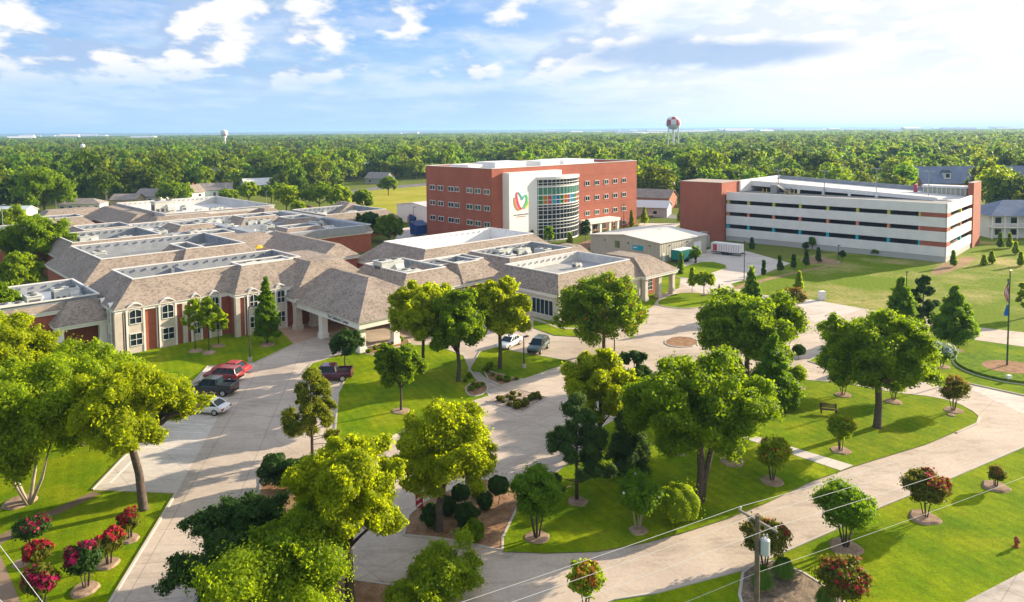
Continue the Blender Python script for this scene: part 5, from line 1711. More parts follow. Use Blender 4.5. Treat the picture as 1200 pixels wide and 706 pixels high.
# person pushing a wheelchair
def skin_person(label, p, rz):
    V = {'pel': (0, 0, .95, .135), 'waist': (0, .02, 1.12, .125), 'chest': (0, .02, 1.34, .15), 'neck': (0, .03, 1.50, .055), 'head': (0, .04, 1.63, .095), 'top': (0, .04, 1.73, .07)}
    E = [('pel', 'waist'), ('waist', 'chest'), ('chest', 'neck'), ('neck', 'head'), ('head', 'top')]
    for s, n in ((-1, 'l'), (1, 'r')):
        V.update({n + 'hip': (s * .1, 0, .9, .1), n + 'kn': (s * .1, .10 * s + .02, .5, .065), n + 'an': (s * .1, .18 * s - .06, .08, .045), n + 'toe': (s * .1, .18 * s + .08, .04, .035),
                  n + 'sh': (s * .19, .02, 1.42, .065), n + 'el': (s * .25, .12, 1.16, .045), n + 'wr': (s * .2, .38, 1.05, .032), n + 'ha': (s * .2, .46, 1.03, .04)})
        E += [('pel', n + 'hip'), (n + 'hip', n + 'kn'), (n + 'kn', n + 'an'), (n + 'an', n + 'toe'), ('chest', n + 'sh'), (n + 'sh', n + 'el'), (n + 'el', n + 'wr'), (n + 'wr', n + 'ha')]
    ks = list(V)
    me = bpy.data.meshes.new('body')
    me.from_pydata([V[k][:3] for k in ks], [(ks.index(a), ks.index(b2)) for a, b2 in E], [])
    t = thing('person', label, 'person', p, rz)
    o = link('body', me, t)
    sk = o.modifiers.new('skin', 'SKIN')
    for i, k in enumerate(ks):
        o.data.skin_vertices[0].data[i].radius = (V[k][3],) * 2
    o.data.skin_vertices[0].data[0].use_root = True
    o.modifiers.new('sub', 'SUBSURF').render_levels = 1
    me.materials.append(mat('dark_clothes', (.03, .03, .04), .85))
    m = MB(); m.ball((0, .02, 1.68), .115, 10, 7, (1, 1.05, .85)); m.build('hair', mat('dark_hair', (.02, .013, .01), .7), t)
    return t
pp_ = gp(842.5, 344.5, .04)
skin_person('person in dark clothes walking behind a wheelchair on the service drive', pp_, math.radians(-75))
t = thing('wheelchair', 'dark wheelchair pushed along the service drive', 'wheelchair', pp_ + Vector((1.05, -.28, 0)), math.radians(-75))
m = MB(); m.box(-.24, .24, -.1, .35, .46, .54); m.build('seat', BLACK, t)
m = MB(); m.box(-.24, .24, -.16, -.1, .5, .98); m.build('backrest', BLACK, t)
for s in (-1, 1):
    m = MB()
    for k in range(16):
        a, b2 = k * math.pi / 8, (k + 1) * math.pi / 8
        m.tube([(s * .31, math.cos(a) * .3, .31 + math.sin(a) * .3), (s * .31, math.cos(b2) * .3, .31 + math.sin(b2) * .3)], .022, 4)
    m.build('wheel', BLACK, t)
    m = MB(); m.tube([(s * .24, .42, .12), (s * .24, .42, .13)], .11, 10); m.box(s * .24 - .02, s * .24 + .02, .38, .46, .02, .24); m.build('caster', BLACK, t)
    m = MB(); m.tube([(s * .24, -.14, .98), (s * .24, -.32, .98)], .02, 5); m.tube([(s * .25, -.1, .7), (s * .25, .3, .7)], .025, 5); m.build('handle', POLEG, t)

# ---------------------------------------------------------------- houses and other buildings beyond the campus
def house(label, p, rz, l, w, h, rh, wm, rm, cat='house', hip=False, porch=False, n=3, chim=False, nm='house'):
    t = thing(nm, label, cat, p, rz)
    m = MB()
    if hip: m.box(-l / 2, l / 2, -w / 2, w / 2, 0, h)
    else: m.extr([(-w / 2, 0), (w / 2, 0), (w / 2, h), (0, h + rh * .96), (-w / 2, h)], 'x', -l / 2, l / 2)
    m.build('wall', wm, t)
    m = MB()
    e = .5
    if hip:
        k = min(w / 2, l / 2 - .5)
        m.add([(-l / 2 - e, -w / 2 - e, h), (l / 2 + e, -w / 2 - e, h), (l / 2 + e, w / 2 + e, h), (-l / 2 - e, w / 2 + e, h), (-l / 2 + k, 0, h + rh), (l / 2 - k, 0, h + rh)], [(0, 1, 5, 4), (2, 3, 4, 5), (0, 4, 3), (1, 2, 5), (0, 3, 2, 1)])
    else:
        s = rh / (w / 2)
        m.extr([(-w / 2 - e, h - e * s + .02), (0, h + rh + .02), (w / 2 + e, h - e * s + .02), (w / 2 + e, h - e * s + .18), (0, h + rh + .2), (-w / 2 - e, h - e * s + .18)], 'x', -l / 2 - .4, l / 2 + .4)
    m.build('roof', rm, t)
    for i in range(n):
        x = -l / 2 + l * (i + .5) / n
        if i == n // 2 and n > 2:
            m = MB(); m.box(x - .5, x + .5, -w / 2 - .06, -w / 2 - .01, 0, 2.1); m.build('door', mat('brown_door', (.14, .05, .03), .6), t)
            continue
        m = MB(); m.box(x - .75, x + .75, -w / 2 - .06, -w / 2 - .01, .9, 2.2); f = m.build('window', FRAME, t)
        m = MB(); m.box(x - .65, x + .65, -w / 2 - .08, -w / 2 - .061, 1.0, 2.1); m.build('pane', GLASS, f)
    if chim:
        m = MB(); m.box(l * .2, l * .2 + .8, .3, 1.0, h, h + rh + .9); m.build('chimney', BRICK, t)
    return t
HW = mat('white_clapboard', (.68, .68, .66), .7)
HT = mat('tan_clapboard', (.45, .36, .25), .8)
HBL = mat('pale_blue_clapboard', (.45, .56, .62), .7)
HBR = mat('house_brick', (.34, .15, .10), .9)
house('small white bungalow with grey roof at the far left behind the hospital', gp(98, 247), math.radians(8), 15, 8, 2.9, 1.9, HW, SHINGG, hip=True, n=5)
house('tan garage with grey gable roof between two white houses', gp(150, 241), math.radians(5), 10, 9, 2.9, 1.8, HT, SHINGG, n=2)
house('white house with steep grey gable, right of the tan garage', gp(178, 238), math.radians(-10), 10, 9, 3.2, 2.8, HW, SHINGG, n=2)
house('white house with tan roof and brick chimney among trees', gp(222, 233), math.radians(60), 10, 8, 3.2, 2.8, HW, SHING, n=2, chim=True)
house('pale blue clapboard house with white roof', gp(252, 230), math.radians(20), 15, 9, 3.4, 2.6, HBL, SHINGG, n=3)
house('long white house, its bluish gable above the round trees', gp(305, 224), math.radians(35), 17, 9, 3.6, 2.8, HBL, mat('white_roofing', (.6, .6, .6), .7), n=4)
house('tan brick house glimpsed between far left trees', gp(186, 216), math.radians(15), 12, 9, 3.2, 2.6, HBR, SHING, n=2)
house('long pale warehouse roof in the left woodland', gp(45, 183), math.radians(2), 60, 22, 5, 2.5, HW, METALW, 'warehouse', n=4, nm='warehouse')
house('little white shed at the far left edge', gp(14, 257), math.radians(4), 13, 8, 3, 1.5, HW, mat('pale_blue_roof', (.55, .62, .66), .6), n=2)
house('red brick house beyond the brick block, right of its corner', gp(768, 243), math.radians(-30), 14, 10, 4.2, 2.6, HBR, SHING, n=2)
house('grey blue metal shed on the street beyond the brick block', gp(757, 252), math.radians(-20), 16, 11, 3.2, 1.8, mat('grey_blue_siding', (.36, .40, .44), .6), mat('grey_blue_roof', (.40, .43, .47), .5), 'shed', n=2, nm='shed')
house('brown roofed house behind the dry lawn, among trees', gp(445, 215), math.radians(-25), 14, 9, 3.2, 3.0, mat('grey_siding', (.36, .36, .35), .8), SHINGG, n=2)
house('orange walled house deep in the woodland centre left', gp(440, 200), math.radians(10), 16, 10, 3.4, 2.5, mat('orange_stucco', (.46, .22, .13), .8), METALW, n=2)
house('long red roofed building in the mid left woodland', gp(350, 188), math.radians(-6), 30, 12, 4, 3, HBR, mat('red_roofing', (.30, .12, .09), .8), n=3)
house('white walled house half buried in mid left woodland', gp(140, 186), math.radians(-8), 26, 14, 5, 3.5, HBR, SHINGG, n=3)
house('pale house with tan roof on the left horizon woodland', gp(165, 178), math.radians(12), 34, 16, 6, 4, HT, SHING, n=3)
# roofs glimpsed through the trees of the suburb
HR_ = random.Random(12)
SUB = []
for k, (wm_, rm_, hp) in enumerate(((HW, SHINGG, True), (HW, MATS['white_roofing'], False), (HBR, SHING, False), (HT, SHINGG, False), (HW, MATS['red_roofing'], False))):
    q = house('small gabled or hipped house half hidden among the trees of the suburb', Vector((0, 300, 0)), 0, 15, 9, 4.2, 2.8, wm_, rm_, hip=hp, n=3)
    q['group'] = 'houses among the trees of the suburb'
    SUB.append(q)
for k in range(34):
    y = HR_.uniform(430, 900) if k < 24 else HR_.uniform(900, 1500)
    x = HR_.choice((HR_.uniform(-.68, -.1), HR_.uniform(-.68, .68), HR_.uniform(.2, .68))) * y
    s_ = HR_.uniform(.8, 1.1) * (1 if y < 900 else 1.5)
    if k < 5:
        SUB[k].location = (x, y, 0); SUB[k].rotation_euler = (0, 0, HR_.uniform(-.5, .5)); SUB[k].scale = (s_,) * 3
    else:
        dup(SUB[HR_.randrange(5)], (x, y, 0), HR_.uniform(-.6, .6), s_)
# long roof with three dormers, two storey porch house
t = house('long blue grey roofed building with three round dormers beyond the garage', gp(1134, 229), math.radians(-1), 46, 13, 6.0, 6.5, HBR, SHINGB, 'building', n=8, nm='dormer_building')
for x in (-12, 1, 14):
    m = MB(); m.box(x - 1.3, x + 1.3, -5.6, -2, 7.5, 10.2); d = m.build('dormer', HW, t)
    m = MB(); m.extr([(x - 1.6, 10.2), (x, 11.4), (x + 1.6, 10.2)], 'y', -5.9, -1.2); m.build('dormer_roof', mat('dark_dormer_roof', (.05, .06, .08), .6), d)
    m = MB(); m.box(x - .8, x + .8, -5.66, -5.61, 8.1, 9.8); m.build('pane', GLASS, d)
t = thing('porch_house', 'white two storey building with a balcony and blue grey hip roof at the right edge', 'building', gp(1190, 278), math.radians(-4))
m = MB(); m.box(-8, 14, -2, 9, 0, 6.2); m.build('wall', HW, t)
m = MB(); m.add([(-9.2, -4.6, 6.2), (15.2, -4.6, 6.2), (15.2, 10.2, 6.2), (-9.2, 10.2, 6.2), (-2, 2.8, 9.8), (8, 2.8, 9.8)], [(0, 1, 5, 4), (2, 3, 4, 5), (0, 4, 3), (1, 2, 5), (0, 3, 2, 1)]); m.build('roof', SHINGB, t)
m = MB(); m.box(-8.6, 14.6, -4.2, -2.02, 3.0, 3.3); m.build('balcony', WHITE, t)
m = MB()
for k in range(8): m.box(-8.5 + k * 3.2, -8.3 + k * 3.2, -4.2, -4.0, 0, 6.15)
m.build('porch_post', WHITE, t)
m = MB(); m.box(-8.5, 14.5, -4.19, -4.12, 4.15, 4.25)
for k in range(46): m.box(-8.4 + k * .5, -8.34 + k * .5, -4.18, -4.13, 3.3, 4.15)
m.build('balcony_rail', WHITE, t)
for k in range(5):
    for z in (.9, 4.0):
        m = MB(); m.box(-6.5 + k * 4, -5 + k * 4, -2.08, -2.01, z, z + 1.5); m.build('window', GLASS, t)
m = MB(); m.extr([(1.2, 7.4), (2.8, 8.7), (4.4, 7.4)], 'y', -2.5, 1.5); m.build('dormer', WHITE, t)

# water towers
def water_tower_check(p):
    t = thing('water_tower', 'distant red and white checkered water tower on white legs', 'water tower', p, math.radians(12))
    prof = [(0, 43.0), (3.2, 42.6), (5.6, 41.4), (7.0, 39.6), (7.6, 37.2), (7.6, 34.4), (7.4, 33.2)]
    n = 16
    cw, cr = MB(), MB()
    for i in range(len(prof) - 1):
        for j in range(n):
            a, b2 = j * 2 * math.pi / n, (j + 1) * 2 * math.pi / n
            (r0, z0), (r1, z1) = prof[i], prof[i + 1]
            q = [(r0 * math.cos(a), r0 * math.sin(a), z0), (r0 * math.cos(b2), r0 * math.sin(b2), z0), (r1 * math.cos(b2), r1 * math.sin(b2), z1), (r1 * math.cos(a), r1 * math.sin(a), z1)]
            row = 0 if i < 3 else (1 if i < 5 else 1)
            (cr if ((j // 2) + row) % 2 and i > 0 else cw).quad(*q)
    cw.build('tank', METALW, t, smooth=True)
    cr.build('red_check', mat('tower_red', (.42, .02, .03), .5), t, smooth=True)
    m = MB(); m.tube([(0, 0, 33.2), (0, 0, 31.6), (0, 0, 29.5), (0, 0, 28.6)], [7.4, 6.8, 4.2, 1.2], 20); m.build('bowl', METALW, t, smooth=True)
    m = MB(); m.tube([(0, 0, 33.4), (0, 0, 33.9)], [8.4, 8.4], 20); m.build('walkway', POLEG, t)
    for k in range(4):
        a = k * math.pi / 2 + .4
        m = MB(); m.tube([(math.cos(a) * 8.2, math.sin(a) * 8.2, 0), (math.cos(a) * 7.2, math.sin(a) * 7.2, 33.2)], .55, 8); m.build('leg', METALW, t)
    m = MB(); m.cyl((0, 0), 1.1, 0, 29, 10); m.build('riser', METALW, t)
water_tower_check(Vector((176, 800, 0)))
t = thing('water_tower', 'distant plain white pedestal water tower on the left horizon', 'water tower', Vector((-430, 1100, 0)), 0); t.scale = (.72, .72, .92)
m = MB(); m.tube([(0, 0, 0), (0, 0, 4), (0, 0, 22), (0, 0, 26)], [4.2, 2.6, 2.6, 4.5], 18); m.build('pedestal', METALW, t, smooth=True)
m = MB(); m.tube([(0, 0, 26), (0, 0, 28.5), (0, 0, 33.5), (0, 0, 35.5), (0, 0, 36.2)], [4.5, 7, 7, 4.8, .6], 20); m.build('tank', METALW, t, smooth=True)
t = thing('water_tower', 'small pale standpipe tower in the left woodland', 'water tower', Vector((-412, 705, 0)), 0); t.scale = (.7, .7, .9)
m = MB(); m.tube([(0, 0, 0), (0, 0, 17), (0, 0, 19.5), (0, 0, 21.5)], [2.5, 2.5, 3.2, 2.2], 14); m.build('tank', METALW, t, smooth=True)
m = MB(); m.tube([(0, 0, 21.5), (0, 0, 24)], [1.6, .3], 10); m.build('cap', SHINGG, t, smooth=True)

# ---------------------------------------------------------------- campus trees, measured one by one
def plant(name, label, cat, px, py, ytop, wpx, basef, kind='broad', leaf='oak', group=None, **k):
    if k.get('size', .3) > .19 and k.get('n', 0) > 3000:
        f = 1.5 if py > 480 else 1.0
        k['n'] = int(k['n'] * 3.3 * f); k['size'] = k['size'] * .59 / f ** .5
    elif k.get('n', 0) > 1500:
        k['n'] = int(k['n'] * 1.8); k['size'] = k['size'] * .74
    p = gp(px, py, .08)
    s = sc_at(px, py)
    h = height_of(px, py, ytop)
    r = wpx / 2 / s
    return make_tree(name, label, cat, p, h, r, h * basef, kind, leaf, group=group, seed=int(px * 13 + py), **k)
OAK = 'oak_tree'
plant(OAK, 'big yellow green oak with a straight dark trunk on the left lawn corner', 'tree', 168, 596, 425, 152, .42, 'spread', 'gold', lean=-.9, n=17000, size=.30, tr=.34, twigs=14)
plant('elm_tree', 'broad tree with forked pale trunk in a mulch ring at the far left', 'tree', 34, 590, 424, 190, .24, 'broad', 'lime', n=17000, size=.30, tr=.16, stems=4, bark=PALEBARK)
plant(OAK, 'bright yellow oak at the left edge above the pale trunked tree', 'tree', 8, 505, 366, 120, .25, 'broad', 'gold', n=13000, size=.32, tr=.26)
plant('elm_tree', 'feathery green tree in front of the hospital left corner', 'tree', 96, 522, 406, 150, .10, 'broad', 'lime', n=13000, size=.30, tr=.22)
plant('shade_tree', 'dark leafy tree at the left edge below the hospital deck', 'tree', 2, 410, 332, 62, .1, 'broad', 'oak', n=6000, size=.36)
plant('shade_tree', 'large rounded tree beside the left end of the hospital roofs', 'tree', 45, 322, 252, 84, .06, 'broad', 'oak', n=7000, size=.5)
plant('shade_tree', 'low spreading tree in front of the rounded tree, left of hospital', 'tree', 22, 338, 296, 54, .05, 'broad', 'lime', n=4000, size=.5)
plant('shade_tree', 'tall tree at the left edge under the grey street lamps', 'tree', 16, 288, 240, 48, .05, 'broad', 'lime', n=4000, size=.5)
plant('shade_tree', 'light green conical tree left of the rounded tree', 'tree', -2, 300, 268, 30, .05, 'broad', 'lime', n=2500, size=.5)
plant('shade_tree', 'small bushy tree in front of the far gable wing', 'tree', 93, 270, 257, 30, .1, 'broad', 'lime', n=1800, size=.5)
plant('shade_tree', 'wide mature tree standing behind the small white bungalow', 'tree', 52, 252, 196, 66, .12, 'broad', 'oak', n=4200, size=.8, tr=.4)
plant('shade_tree', 'dark tree between the white gable house and the brick chimney house', 'tree', 205, 239, 214, 42, .12, 'broad', 'oak', n=2500, size=.7)
plant('shade_tree', 'round dark tree clump before the white walled metal storage building', 'tree', 432, 282, 246, 38, .06, 'broad', 'dark', n=3500, size=.55)
plant('shade_tree', 'darkest round tree of the pair behind the hospital decks', 'tree', 456, 284, 250, 36, .06, 'broad', 'oak', n=3500, size=.55)
plant('young_tree', 'light pyramidal tree behind the hospital by the dry lawn', 'tree', 350, 256, 234, 20, .12, 'broad', 'lime', n=1500, size=.5)
for i, (px, py, yt, w, lb) in enumerate(((336, 251, 215, 34, 'leftmost of the trees lining the dry lawn'), (375, 249, 213, 40, 'tallest tree lining the dry lawn'), (398, 250, 216, 32, 'spreading tree at the middle of the dry lawn edge'), (425, 252, 219, 26, 'rightmost round tree on the dry lawn'), (292, 240, 213, 30, 'round tree beside the long white house'), (318, 238, 217, 28, 'round tree right of the long white house'), (270, 236, 222, 26, 'low dark tree before the pale blue house'), (455, 229, 206, 24, 'small lone tree at the back of the dry lawn'))):
    plant('shade_tree', lb, 'tree', px, py, yt, w, .2, 'broad', 'oak' if i % 2 else 'lime', n=2200, size=.6)
plant('cypress_tree', 'slender conical cypress against the two storey brick wing', 'tree', 313, 403, 324, 38, .12, 'cone', 'cypress', n=6000, size=.24, tr=.13)
for px, py, yt, w, lb in ((229, 410, 350, 32, 'leftmost of three airy young trees by the arched windows'), (245, 412, 348, 34, 'middle of three airy young trees by the arched windows'), (256, 404, 362, 26, 'shortest of three airy young trees by the arched windows')):
    plant('young_tree', lb, 'tree', px, py, yt, w, .45, 'pine', 'lime', n=1500, size=.24, tr=.07)
plant('maple_tree', 'small round dark green maple in front of the entrance canopy', 'tree', 405, 431, 386, 44, .28, 'round', 'dark', n=6000, size=.24, tr=.10)
plant('maple_tree', 'dense rounded maple in a mulch ring on the oval lawn', 'tree', 470, 482, 399, 63, .27, 'round', 'oak', n=10000, size=.26, tr=.13)
plant(OAK, 'tall dark trunked oak beside the walkway behind the dense maple', 'tree', 537, 447, 334, 80, .22, 'broad', 'oak', n=11000, size=.34, tr=.26)
plant(OAK, 'oak with a bright yellow green top before the entrance canopy', 'tree', 497, 438, 328, 96, .34, 'broad', 'gold', n=10000, size=.36, tr=.22)
plant(OAK, 'bright vase shaped oak on the small lawn left of the parked cars', 'tree', 586, 432, 326, 84, .30, 'broad', 'gold', n=11000, size=.34, tr=.26)
plant(OAK, 'wide oak with orange tinged leaves before the flat roofed wing', 'tree', 708, 414, 322, 116, .16, 'spread', 'oak', extra=('orange', 650, .1, .2), xname='autumn_leaves', n=14000, size=.34, tr=.26, twigs=14)
plant('pine_tree', 'loose upright pine behind the clipped dark hedge', 'tree', 366, 535, 432, 80, .16, 'pine', 'pine', n=10000, size=.26, tr=.16, ratio=.35)
plant(OAK, 'largest bright yellow oak at the bottom left of centre', 'tree', 410, 706, 508, 176, .27, 'broad', 'gold', n=24000, size=.24, tr=.30, twigs=14)
plant('magnolia_tree', 'deep green magnolia at the bottom beside the left drive', 'tree', 285, 716, 588, 175, .04, 'broad', 'dark', n=16000, size=.25, tr=.2)
plant('elm_tree', 'bright lime green tree cut by the bottom edge left of centre', 'tree', 335, 770, 634, 195, .06, 'vase', 'lime', n=19000, size=.20, tr=.14)
plant('shade_tree', 'yellow green tree just behind the lime tree at the bottom', 'tree', 352, 745, 588, 130, .2, 'broad', 'oak', n=10000, size=.24, tr=.2)
plant(OAK, 'rounded oak with a curved dark trunk in the mulch island', 'tree', 514, 622, 474, 142, .30, 'spread', 'gold', n=19000, size=.25, tr=.30, lean=.5, twigs=14)
plant('pine_tree', 'dark branching pine in a mulch ring at the left of big lawn', 'tree', 676, 587, 462, 96, .18, 'pine', 'bluepine', n=12000, size=.24, tr=.17, ratio=.35)
plant('juniper_tree', 'dark dense juniper between the pine and the big lawn oak', 'tree', 738, 560, 455, 66, .06, 'cone', 'bluepine', n=10000, size=.22, tr=.15, ratio=.4)
plant('pine_tree', 'yellow green pine crowded behind the dark branching pine', 'tree', 703, 535, 410, 100, .22, 'broad', 'gold', n=12000, size=.30, tr=.22)
plant('shade_tree', 'dark tree behind the yellow green pine', 'tree', 742, 515, 412, 56, .15, 'broad', 'dark', n=7000, size=.30, tr=.2)
plant(OAK, 'massive spreading oak with twin trunks on the big lawn', 'tree', 820, 588, 420, 165, .36, 'spread', 'oak', twin=1.3, n=22000, size=.28, tr=.34, twigs=16)
plant('shade_tree', 'small bare stemmed tree under the right side of the massive oak', 'tree', 858, 540, 478, 60, .45, 'round', 'oak', n=5000, size=.26, tr=.12)
plant(OAK, 'broad dark oak beyond the massive oak, with a forked trunk', 'tree', 876, 444, 341, 138, .24, 'spread', 'oak', twin=-2.2, n=16000, size=.36, tr=.34, twigs=14)
plant('cypress_tree', 'feathery cypress at the right flank of the broad dark oak', 'tree', 905, 478, 392, 66, .08, 'cone', 'cypress', n=8000, size=.26, tr=.15)
plant('cypress_tree', 'pointed light cypress above the broad dark oak', 'tree', 880, 372, 314, 34, .05, 'cone', 'cypress', n=4000, size=.34, tr=.14)
plant(OAK, 'large dome shaped oak with a thick trunk on the right lawn', 'tree', 1028, 501, 362, 134, .30, 'spread', 'oak', n=20000, size=.30, tr=.38, twigs=16)
plant('cypress_tree', 'leftmost light cypress by the street beyond the dome oak', 'tree', 1055, 392, 326, 52, .06, 'cone', 'cypress', n=6000, size=.32, tr=.15)
plant('cedar_tree', 'nearly black cedar between two light cypresses', 'tree', 1081, 385, 322, 40, .08, 'pine', 'dark', n=5000, size=.32, tr=.15)
plant('cypress_tree', 'tidy broad cypress on the right lawn near the flagpole', 'tree', 1118, 407, 336, 58, .16, 'cone', 'cypress', n=8000, size=.28, tr=.16)
plant('shade_tree', 'tree cut by the right edge behind the flagpole', 'tree', 1203, 372, 330, 24, .15, 'round', 'lime', n=2000, size=.3)
plant('young_tree', 'small round headed tree on the little lawn by the service drive', 'tree', 825, 346, 318, 30, .35, 'round', 'lime', n=2500, size=.28, tr=.08)
plant('young_tree', 'thin upright sapling left of the round headed tree', 'tree', 811, 343, 314, 13, .3, 'cone', 'lime', n=900, size=.26, tr=.05)
plant('cypress_tree', 'slim dark green cypress right of the teal trailer', 'tree', 815, 308, 288, 13, .1, 'round', 'cypress', n=1600, size=.3)
plant('cypress_tree', 'slim columnar cypress in front of the teal trailer', 'tree', 798, 321, 297, 10, .05, 'cone', 'cypress', n=1400, size=.28)
GT = 'young trees planted along the parking garage lawn'
young = [(881, 292, 279, 7, 'cone', 'dark'), (922, 287, 273, 11, 'round', 'oak'), (952, 292, 277, 10, 'round', 'cypress'), (995, 295, 279, 12, 'round', 'cypress'), (1026, 299, 291, 10, 'round', 'oak'), (1070, 302, 285, 11, 'round', 'cypress'), (1117, 313, 294, 9, 'cone', 'oak'),
         (895, 324, 306, 6, 'cone', 'dark'), (914, 319, 300, 8, 'cone', 'dark'), (930, 315, 299, 7, 'cone', 'dark'), (945, 312, 293, 8, 'cone', 'dark'), (959, 308, 291, 7, 'cone', 'dark'), (944, 294, 284, 7, 'round', 'dark'), (987, 303, 294, 8, 'round', 'dark'), (858, 279, 271, 8, 'round', 'dark')]
yl = ['first dark sapling beside the garage left end', 'round sapling at the second garage column', 'blue green sapling at the middle garage wall', 'tall sapling right of middle at the garage wall', 'low wide sapling near the garage wall', 'full crowned sapling at the right part of garage wall', 'conical sapling at the garage corner',
      'nearest columnar tree in the diagonal row by the service yard', 'second columnar tree in the diagonal row by the yard', 'third columnar tree in the diagonal row by the yard', 'tallest columnar tree in the diagonal row', 'farthest columnar tree in the diagonal row', 'tiny dark sapling above the columnar row', 'squat dark shrub near the dirt path by the garage', 'low dark shrub at the garage tower foot']
for (px, py, yt, w, kd, lf), lb in zip(young, yl):
    plant('young_tree', lb, 'tree', px, py, yt, w, .14, kd, lf, n=900, size=.28, tr=.06, group=GT)
young = [(881, 346, 313, 18, 'cone', 'lime', 'lime green conical sapling at the yard corner'), (936, 343, 319, 13, 'cone', 'lime', 'bright lime sapling by the white cabinet'), (1162, 309, 295, 9, 'cone', 'lime', 'light sapling right of the garage corner'), (1172, 291, 273, 8, 'cone', 'cypress', 'dark sapling beside the garage right tower'), (1183, 291, 274, 8, 'cone', 'lime', 'bright sapling before the porch building'), (1190, 298, 284, 9, 'cone', 'lime', 'bright sapling at the right edge by the porch building'), (1153, 311, 300, 8, 'cone', 'lime', 'small pale sapling below the garage right wall'), (1196, 312, 296, 8, 'cone', 'lime', 'pale sapling at the right edge of the field'), (1165, 274, 252, 18, 'round', 'oak', 'round tree in front of the porch building')]
for px, py, yt, w, kd, lf, lb in young:
    plant('young_tree', lb, 'tree', px, py, yt, w, .12, kd, lf, n=1300, size=.3, tr=.06)
for px, py, yt, w, kd, lf, lb in ((643, 288, 263, 14, 'round', 'cypress', 'dark green tree in front of the glass drum'), (686, 282, 257, 13, 'round', 'dark', 'dark green tree at the right of the glass drum'), (608, 286, 273, 8, 'cone', 'lime', 'light sapling before the white entrance wall'), (616, 284, 271, 6, 'cone', 'dark', 'thin dark sapling before the white entrance wall'), (624, 285, 271, 6, 'cone', 'dark', 'thin dark sapling at the drum left edge'), (668, 288, 273, 9, 'cone', 'lime', 'light green sapling in the red mulch bed'), (740, 268, 247, 7, 'cone', 'pine', 'rusty columnar sapling at the right corner of the brick block'), (755, 264, 243, 11, 'cone', 'lime', 'bright sapling right of the brick block'), (797, 262, 244, 9, 'cone', 'lime', 'bright sapling left of the brick garage tower')):
    plant('young_tree', lb, 'tree', px, py, yt, w, .15, kd, lf, n=1100, size=.35, tr=.06)
# shrubs
CM_ = 'crape_myrtle'
def crape(px, py, yt, w, lb, ext, **k):
    a = dict(n=4200, size=.15, tr=.05, stems=5, extra=ext, twigs=4)
    a.update(k)
    plant(CM_, lb, 'shrub', px, py, yt, w, .34, 'shrub', a.pop('leaf', 'crape'), **a)
crape(36, 640, 607, 46, 'crape myrtle with few pink blooms nearest the left path', ('magenta', 420, .5, .13), leaf='dark')
crape(44, 672, 634, 34, 'red flowering crape myrtle at left, above the purple one', ('red', 1500, .6, .14))
crape(50, 712, 662, 42, 'purple magenta crape myrtle at the bottom left corner', ('magenta', 1900, .3, .14))
crape(101, 690, 637, 48, 'dark leaved crape myrtle with purple red blooms in a mulch ring', ('magenta', 1200, .5, .14), leaf='dark')
crape(128, 662, 619, 36, 'brightest red crape myrtle on the left lawn', ('red', 1700, .6, .15))
crape(152, 632, 596, 28, 'small red crape myrtle nearest the drive kerb', ('red', 800, .5, .14))
crape(1085, 607, 553, 58, 'full crape myrtle with red crown on the front grass', ('red', 650, .9, .13), leaf='crape', n=5600)
crape(905, 564, 513, 46, 'loose crape myrtle with a few red tips beside the front walk', ('red', 150, .6, .12), leaf='lime')
crape(985, 529, 485, 32, 'green crape myrtle under the dome oak left side', ('orange', 120, .6, .12), leaf='lime')
crape(1117, 482, 443, 37, 'orange red crape myrtle at the tip of the big lawn', ('orange', 600, .6, .13))
crape(896, 664, 611, 60, 'crape myrtle with red blooms behind the utility pole', ('red', 260, .5, .13), n=5000)
crape(986, 725, 655, 66, 'red and orange crape myrtle at the bottom in the dry bed', ('red', 320, .6, .13), n=5500)
crape(686, 715, 659, 50, 'airy orange tipped crape myrtle at the bottom edge of the road', ('orange', 480, .6, .13), leaf='lime', n=2600)
crape(1167, 571, 547, 21, 'little crape myrtle in a mulch ring at far right', ('red', 130, .5, .12), n=1800)
crape(1103, 431, 402, 37, 'white flowering crape myrtle on the flag lawn', ('white', 1500, .3, .13), leaf='cypress')
crape(1047, 470, 441, 34, 'small shrub tree under the dome oak right side', ('white', 60, .5, .12), leaf='oak', n=2500)
crape(988, 463, 430, 40, 'low leafy shrub tree under the dome oak far side', None, leaf='oak', n=3000)
crape(934, 456, 429, 28, 'pale yellow green shrub tree at the big lawn upper edge', None, leaf='lime', n=2500)
crape(928, 366, 337, 34, 'wide reddish crape myrtle in the bed by the pale drive', ('orange', 300, .5, .2), leaf='crape', n=3000, size=.24)
crape(991, 642, 567, 76, 'dense mushroom shaped green shrub tree on the front grass', None, leaf='cypress', n=9000, size=.15, tr=.08)
crape(629, 631, 549, 68, 'vase shaped dark green shrub tree in a mulch ring by the mulch island', None, leaf='cypress', n=9000, size=.15, tr=.08)
crape(747, 622, 554, 60, 'pale stemmed green shrub tree beside the clipped golden ball', ('white', 40, .2, .12), leaf='cypress', n=7500, size=.15, bark=PALEBARK)
def bush(px, py, yt, w, lb, leaf, nm='shrub', kind='shrub', basef=.02, **k):
    a = dict(n=3500, size=.15, tr=.03, twigs=3)
    a.update(k)
    return plant(nm, lb, 'shrub', px, py, yt, w, basef, kind, leaf, **a)
bush(794, 612, 567, 50, 'smooth clipped golden green ball shrub on the big lawn', 'lime', kind='ball', squash=.84, n=9000, size=.09, inner=.1)
bush(936, 421, 405, 15, 'tiny dark ball topiary on a stem by the paved circle', 'dark', kind='ball', nm='topiary_shrub', basef=.35, n=2500, size=.12, inner=.12)
bush(584, 592, 557, 25, 'right dark ball topiary in the mulch island', 'dark', kind='ball', nm='topiary_shrub', basef=.32, n=4000, size=.10, inner=.1)
